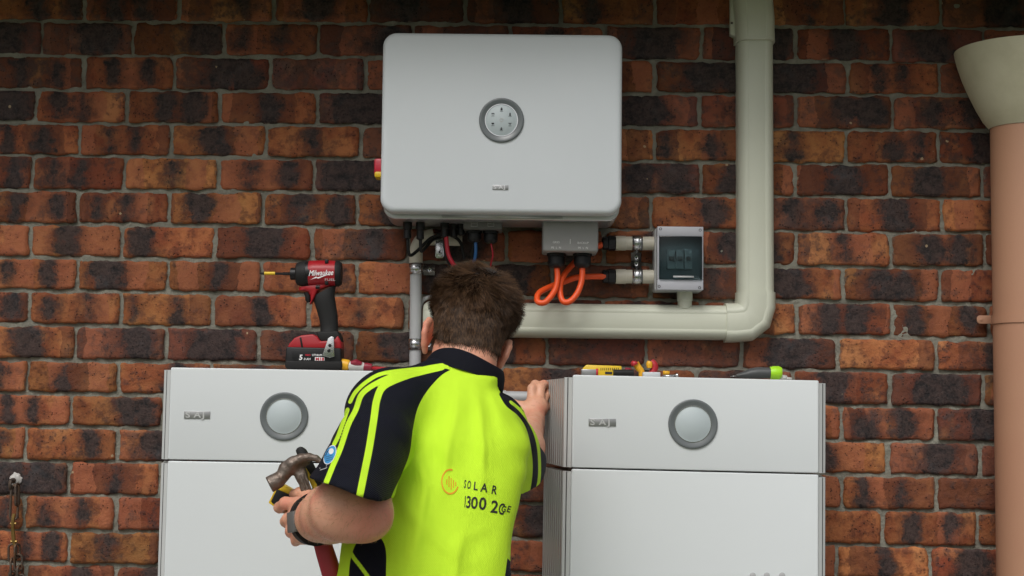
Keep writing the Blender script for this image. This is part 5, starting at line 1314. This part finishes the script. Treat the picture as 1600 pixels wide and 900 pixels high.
rt2 = poly_sd([(793, 872), (800, 880), (806, 900), (806, 960), (790, 960), (789, 900)], px)
navy = np.maximum.reduce([nv, side_, rt, rt2])
st_ = [line_sd([(662, 577), (625, 584), (592, 597), (566, 615), (556, 640), (544, 664), (532, 700), (520, 728), (508, 758)], 4.2, px),
       line_sd([(690, 573), (660, 580), (632, 588), (600, 603), (589, 624), (584, 656), (577, 700), (570, 735), (562, 775)], 5.6, px),
       line_sd([(656, 576), (600, 583), (575, 595), (556, 612), (547, 628)], 3.0, px),
       line_sd([(543, 640), (536, 660), (528, 682), (522, 694)], 3.2, px),
       line_sd([(547, 862), (553, 872), (564, 886), (580, 908)], 3.2, px),
       line_sd([(662, 575), (690, 571), (712, 580)], 2.5, px),
       line_sd([(800, 872), (806, 890), (809, 915)], 2.6, px),
       line_sd([(798, 628), (815, 643), (831, 666), (840, 692), (843, 722), (842, 752), (834, 785)], 2.3, px),
       line_sd([(815, 636), (835, 658), (847, 688)], 1.8, px)]
lime = np.maximum.reduce(st_)
shirt = np_mesh('shirt', V, Q, None, man)
me = shirt.data
for nm, arr in (('navy', navy), ('lime', lime), ('patx', px[:, 0]), ('paty', px[:, 1])): me.attributes.new(nm, 'FLOAT', 'POINT').data.foreach_set('value', arr.astype(np.float32))
def shirt_mat():
    m = mat('shirt_cloth', (.5, .9, .02), .75); nt = m.node_tree; b = nt.nodes['Principled BSDF']; L = nt.links
    def at(n): a = nt.nodes.new('ShaderNodeAttribute'); a.attribute_name = n; return a.outputs['Fac']
    f = math_n(nt, 'MULTIPLY', maprange(nt, at('navy'), -.5, .5), math_n(nt, 'SUBTRACT', 1, maprange(nt, at('lime'), -.5, .5)))
    g = nt.nodes.new('ShaderNodeTexCoord').outputs['Object']
    lm = mixc(nt, math_n(nt, 'MULTIPLY', noise_n(nt, g, 12, 3), .25), LIME, tuple(c * .86 for c in LIME))
    L.new(mixc(nt, f, lm, (.0045, .0055, .012)), b.inputs['Base Color'])
    # knit: fine diagonal ribs
    wv = nt.nodes.new('ShaderNodeTexWave'); wv.inputs['Scale'].default_value = 150; wv.inputs['Distortion'].default_value = 1.2; wv.inputs['Detail'].default_value = 1
    mpn = nt.nodes.new('ShaderNodeMapping'); mpn.inputs['Rotation'].default_value = (0, R(52), 0); L.new(g, mpn.inputs[0]); L.new(mpn.outputs[0], wv.inputs['Vector'])
    h = math_n(nt, 'ADD', math_n(nt, 'MULTIPLY', wv.outputs['Fac'], .5), math_n(nt, 'MULTIPLY', noise_n(nt, g, 420, 2), .5))
    h = math_n(nt, 'ADD', h, math_n(nt, 'MULTIPLY', noise_n(nt, g, 28, 3), 1.6))
    seam = maprange(nt, math_n(nt, 'ABSOLUTE', math_n(nt, 'SUBTRACT', at('navy'), .9)), 0, 1.1)
    h = math_n(nt, 'ADD', h, math_n(nt, 'MULTIPLY', seam, 1.5))
    bp = nt.nodes.new('ShaderNodeBump'); bp.inputs['Strength'].default_value = .65; bp.inputs['Distance'].default_value = .0025
    L.new(h, bp.inputs['Height']); L.new(bp.outputs[0], b.inputs['Normal'])
    b.inputs['Specular IOR Level'].default_value = .2
    return m
LIME = (.62, .96, .038)
M['shirt'] = shirt_mat(); me.materials.append(M['shirt'])
md = shirt.modifiers.new('thick', 'SOLIDIFY'); md.thickness = .0022; md.offset = -1
M['navy'] = mat('navy_rib_knit', (.004, .0045, .009), .85, bump=.4, bscale=500, spec=.2)
# collar: stand and fold around the neck
rs = []; cu_ = Vector(nnp); c0 = Vector(ncp); ca = (Vector((1, 0, 0)) - cu_ * cu_.x).normalized(); cb_ = cu_.cross(ca)
for h_, k_ in ((-.014, 1.07), (-.004, 1.07), (.010, 1.02), (.020, .97), (.0225, .945), (.0205, .92), (.008, .94), (-.012, 1.0)):
    rg = []
    for i in range(56):
        a = 2 * math.pi * i / 56; rx, ry = .0795 * k_, .0755 * k_
        hh = h_ + (.003 * math.sin(a * 3 + 1) if h_ > 0 else -.004)
        if math.sin(a) > .3: hh -= .02 * (math.sin(a) - .3)
        rg.append(c0 + ca * math.cos(a) * rx + cb_ * math.sin(a) * ry + cu_ * hh)
    rs.append(rg)
rs.append(rs[0]); mb = MB(); rings(mb, rs, True, False); collar = mb.build('collar', M['navy'], shirt, sharp=70)

# ---- print on the back: traced onto the cloth
bv = BVHTree.FromPolygons([tuple(v) for v in V], [tuple(q) for q in Q])
def onto(x, y, off=.0012):
    d = (P(x, y, 0) - CAM).normalized(); h_, n_, i_, _ = bv.ray_cast(CAM, d)
    if h_ is None: h_ = P(x, y, -1.15); 
    return h_ - d * off
def print_glyph(s, x, y, hpx, rot=0, sq=1.0, m='print_black', bold=.02):
    cu = bpy.data.curves.new('lettering', 'FONT'); cu.body = s; cu.size = 1; cu.offset = bold; cu.resolution_u = 3
    o = bpy.data.objects.new('lettering', cu); COL.objects.link(o); dg = bpy.context.evaluated_depsgraph_get()
    me = bpy.data.meshes.new_from_object(o.evaluated_get(dg)); bpy.data.objects.remove(o)
    bm = bmesh.new(); bm.from_mesh(me); bmesh.ops.triangulate(bm, faces=bm.faces)
    k = hpx / .69; c, sn = math.cos(rot), math.sin(rot)
    for v in bm.verts:
        a, b = v.co.x * k * sq, v.co.y * k; v.co = onto(x + a * c + b * sn * 1, y + a * sn - b * c)
    bm.to_mesh(me); bm.free(); me.materials.clear(); me.materials.append(M[m]); return link_mesh('lettering', me, None, shirt, False)
M['print_black'] = mat('print_black', (.018, .02, .012), .7); M['print_orange'] = mat('print_orange', (.75, .33, .01), .7)
for ch_, x, y, h_, sq, ro in (('S', 724.5, 762, 12, .42, .10), ('O', 729.5, 763, 12, .42, .10), ('L', 739, 765, 12.5, .8, .12), ('A', 750.5, 767.5, 13, .85, .14), ('R', 767, 771, 13, .75, .18),
                              ('1', 724, 792, 17, .35, .08), ('3', 727.5, 793, 18, .62, .08), ('0', 735, 794, 18, .85, .08), ('0', 747.5, 795.5, 18.5, .9, .08), ('2', 765.5, 800, 18.5, .9, .14), ('C', 778, 803, 17, .55, .12),
                              ('G', 782.5, 799, 9.5, .75, .22), ('E', 791, 799, 9.5, .85, .3)):
    print_glyph(ch_, x, y, h_, ro, sq)
mb = MB()
def arc(cx, cy, r0, r1, a0, a1, n=26):
    for i in range(n):
        t0, t1 = R(a0 + (a1 - a0) * i / n), R(a0 + (a1 - a0) * (i + 1) / n)
        mb.add([onto(cx + r * math.cos(t) * .93, cy + r * math.sin(t) * 1.32) for r, t in ((r0, t0), (r1, t0), (r1, t1), (r0, t1))], [(0, 1, 2, 3)])
arc(703.5, 752.5, 13.2, 15.3, 25, 285)
def bar(x, y0, y1): mb.add([onto(x - .7, y0), onto(x + .7, y0), onto(x + .7, y1), onto(x - .7, y1)], [(0, 1, 2, 3)])
for x, y0, y1 in ((698, 749, 757), (701.5, 744, 761), (705, 747, 765), (708.5, 750, 762), (712, 753, 759)): bar(x, y0, y1)
mb.build('chest_emblem' if False else 'emblem', M['print_orange'], shirt, weld=False, smooth=False)
# sleeve badge
M['badge_blue'] = mat('badge_blue', (.05, .30, .62), .6)
def disc(cx, cy, rx, ry, rot, m, nm, off):
    mb = MB(); N = 28; vs = [onto(cx, cy, off)]; fs = []
    for ring_ in (.5, 1):
        for i in range(N):
            a = 2 * math.pi * i / N; u, v = rx * ring_ * math.cos(a), ry * ring_ * math.sin(a)
            vs.append(onto(cx + u * math.cos(rot) - v * math.sin(rot), cy + u * math.sin(rot) + v * math.cos(rot), off))
    for i in range(N): fs += [(0, 1 + i, 1 + (i + 1) % N), (1 + i, 1 + N + i, 1 + N + (i + 1) % N, 1 + (i + 1) % N)]
    mb.add(vs, fs); return mb.build(nm, M[m], shirt, weld=False)
disc(515.5, 710.5, 8.5, 16.2, R(24), 'white_ink', 'badge_edge', .0010); disc(515.5, 710.5, 7.4, 14.8, R(24), 'badge_blue', 'badge', .0018)
disc(517.5, 705, 3.8, 4.8, R(24), 'white_ink', 'badge_mark', .0026)
mb = MB()
for k_ in range(3):
    for j in range(6):
        x_, y_ = 508.5 + j * 1.9 + k_ * .4, 713.5 + k_ * 3 - j * .55; mb.add([onto(x_, y_, .0026), onto(x_ + 1.2, y_ - .35, .0026), onto(x_ + 1.0, y_ + 1.1, .0026), onto(x_ - .2, y_ + 1.4, .0026)], [(0, 1, 2, 3)])
mb.build('badge_text', M['ink'], shirt, weld=False, smooth=False)
mb = MB()
for k_ in range(2): mb.add([onto(499 + k_ * 1, 731 + k_ * 3, .0015), onto(511, 727 + k_ * 3, .0015), onto(511, 728.2 + k_ * 3, .0015), onto(499 + k_, 732.2 + k_ * 3, .0015)], [(0, 1, 2, 3)])
mb.build('maker_tab', M['grey_ink'], shirt, weld=False, smooth=False)

# ---- wristband
fa = Vector(wrL - Pa(525, 803, -1.32)).normalized(); wc = Vector(Pa(489, 812, -1.236)); s1 = (Vector((0, 0, 1)) - fa * fa.z).normalized(); s2 = fa.cross(s1)
mb = MB(); rs = []
for t, r in ((-.0115, .0415), (-.011, .0450), (.011, .0420), (.0115, .0365), (-.0115, .0375)):
    rs.append([wc + fa * t + (s1 * math.cos(2 * math.pi * i / 40) * 1.06 + s2 * math.sin(2 * math.pi * i / 40)) * r for i in range(40)])
rs.append(rs[0]); rings(mb, rs, True, False); wb = mb.build('wristband', M['black_rubber'], man, sharp=50)
mb = MB(); q0 = wc - fa * .004 + (Vector((-1, -.25, -.1)) - fa * Vector((-1, -.25, -.1)).dot(fa)).normalized() * .0405; obox(mb, q0 - s1 * .019, q0 + s1 * .017, .032, .010, fa); mb.build('watch_case', M['dark_grey'], wb, bevel=.002)

# ---- trousers and boots (below the frame)
M['trouser'] = mat('navy_drill', (.012, .014, .024), .9, bump=.4, bscale=300); M['boot'] = mat('tan_boot', (.22, .12, .05), .7)
Tr = Field((-.50, -1.50, .06), (.20, -.80, .84), .009)
hc2 = Pa(664, 960, -1.18)
Tr.torso([(.66, hc2[0], -1.19, .165, .115, YAW), (.72, hc2[0], -1.19, .158, .11, YAW), (.80, hc2[0] + .002, -1.185, .145, .098, YAW), (.83, hc2[0] + .002, -1.18, .142, .095, YAW)], .03)
for sg in (-1, 1):
    ox, oy = sg * .095 * math.cos(YAW), sg * .095 * math.sin(YAW)
    Tr.chain([(hc2[0] + ox, -1.19 + oy, .70), (hc2[0] + ox * 1.3, -1.14 + oy, .42), (hc2[0] + ox * 1.5, -1.19 + oy, .08)], [.092, .070, .058], .03)
V2, Q2 = Tr.mesh(); del Tr
np_mesh('trousers', relax(V2, Q2, 2), Q2, M['trouser'], man)
for sg in (-1, 1):
    bx, by = hc2[0] + sg * .143 * math.cos(YAW), -1.19 + sg * .095 * math.sin(YAW)
    Bt = Field((bx - .12, by - .14, -.012), (bx + .12, by + .26, .22), .007)
    Bt.cone((bx, by, .16), (bx, by - .01, .05), .056, .05, .02); Bt.cone((bx, by - .03, .045), (bx - .03, by + .15, .04), .045, .04, .03)
    Bt.F = np.maximum(Bt.F, (0.002 - Bt.ax[2])[None, None, :].astype(np.float32))
    V3, Q3 = Bt.mesh(); np_mesh('boot', relax(V3, Q3, 1), Q3, M['boot'], man)

# ------------------------------------------------------------------ hammer in the left hand
M['hammer_steel'] = mat('worn_steel', (.20, .165, .14), .5, .65, var=.8, vscale=70, vcol=(.12, .075, .05), bump=1.0, bscale=130, rvar=.15)
M['red_rubber'] = mat('red_rubber_grip', (.36, .025, .04), .5, bump=.15, bscale=300)
Yh = -1.150; hs_ = ppm(Yh)
def H(x, y, dy=0): return P(x, y, Yh + dy)
hm = empty('claw_hammer', H(525, 940), 'claw hammer with rusty steel head and red handle held in the hand', 'hammer')
Hf = Field(np.minimum(np.array(H(400, 830)), np.array(H(530, 690))) - .05, np.maximum(np.array(H(400, 830)), np.array(H(530, 690))) + .05, .0018)
def hb_(pts, rad, k=.004): Hf.chain([np.array(H(*p)) for p in pts], [r / hs_ for r in rad], k)
# poll with its flared face
pa_, pb_ = np.array(H(420.5, 757.5, -.010)), np.array(H(437, 749, -.006)); dd_ = (pb_ - pa_) / np.linalg.norm(pb_ - pa_)
Hf.cone(pa_ - dd_ * .02, pb_ - dd_ * .004, 13.6 / hs_, 12.6 / hs_, .0, cut=(pa_, -dd_))
hb_([(436, 750, -.006), (444, 742, -.004)], [8.5, 8.5], .002); hb_([(441, 744, -.004), (448, 733, -.002), (460, 724)], [10.5, 12, 12])
# cheeks and the two claws
for dz in (-.0085, .0085):
    hb_([(456, 724, dz), (470, 716.5, dz), (483, 714, dz * 1.1), (494, 716, dz * 1.25), (503, 722, dz * 1.4), (508, 728, dz * 1.5)], [10, 7.5, 6, 4.8, 3.6, 2.4], .003)
hb_([(453, 727), (470, 724), (480, 722)], [8, 7, 5])
# neck
hb_([(462, 729), (470, 745), (478, 765), (487, 792), (497, 820)], [8, 7.5, 7.2, 7.2, 8], .006); hb_([(470, 727), (474, 738), (478, 752)], [5, 4.5, 4], .006)
V4, Q4 = Hf.mesh(); del Hf
np_mesh('head', relax(V4, Q4, 1, .4), Q4, M['hammer_steel'], hm)
mb = MB()                                                            # raised ribs along the neck
tube(mb, [H(468, 742, -.0105), H(478, 766, -.0105), H(484, 782, -.0105)], .0022, 8); tube(mb, [H(476, 740, -.0095), H(485, 764, -.0095), H(490, 780, -.0095)], .0022, 8); mb.build('neck_rib', M['hammer_steel'], hm)
rs = []
for x, y, a, b in ((491, 800, 9.5, .0125), (497, 822, 11, .014), (502, 843, 13.5, .0155), (509, 866, 14.5, .0165), (517, 892, 15, .0165), (526, 920, 15.5, .017), (537, 955, 16.5, .018), (541, 968, 14, .016)):
    c_ = H(x, y); ax_ = Vector((.94, 0, .32)); rs.append([c_ + ax_ * math.copysign(abs(math.cos(t)) ** .75, math.cos(t)) * a / hs_ + Vector((0, math.copysign(abs(math.sin(t)) ** .75, math.sin(t)) * b, 0)) for t in [2 * math.pi * i / 28 for i in range(28)]])
mb = MB(); rings(mb, rs); mb.build('handle', M['red_rubber'], hm, sharp=60)
# ------------------------------------------------------------------ yellow and black tool pinched with it
yt = empty('folding_tool', P(480, 800, -1.105), 'black tool with yellow edges pinched behind the hammer', 'hand tool')
Ya = -1.105
def slab2(name, pts, y0, y1, m, bev):
    mb = MB(); prism(mb, [(P(x, y, Ya).x, P(x, y, Ya).z) for x, y in pts], y0, y1); return mb.build(name, M[m], yt, bevel=bev)
slab2('jaw', [(424.5, 783), (434.5, 763.5), (470, 779), (486, 797), (482, 810), (446, 801)], Ya - .016, Ya + .016, 'black_rubber', .003)
slab2('yellow_edge', [(421, 785), (433.5, 760), (444, 757), (474, 774), (471, 779), (436, 765.5), (426.5, 784), (440, 794), (438.5, 797)], Ya - .0135, Ya + .0175, 'yellow_plastic', .0015)
slab2('arm', [(462, 703), (469, 697), (478, 702), (503, 752), (507, 778), (492, 790), (488, 760)], Ya - .012, Ya + .012, 'black_rubber', .004)
slab2('arm_edge', [(473, 728), (477, 727), (497, 757), (497, 768), (492, 766)], Ya - .015, Ya + .010, 'yellow_plastic', .0015)
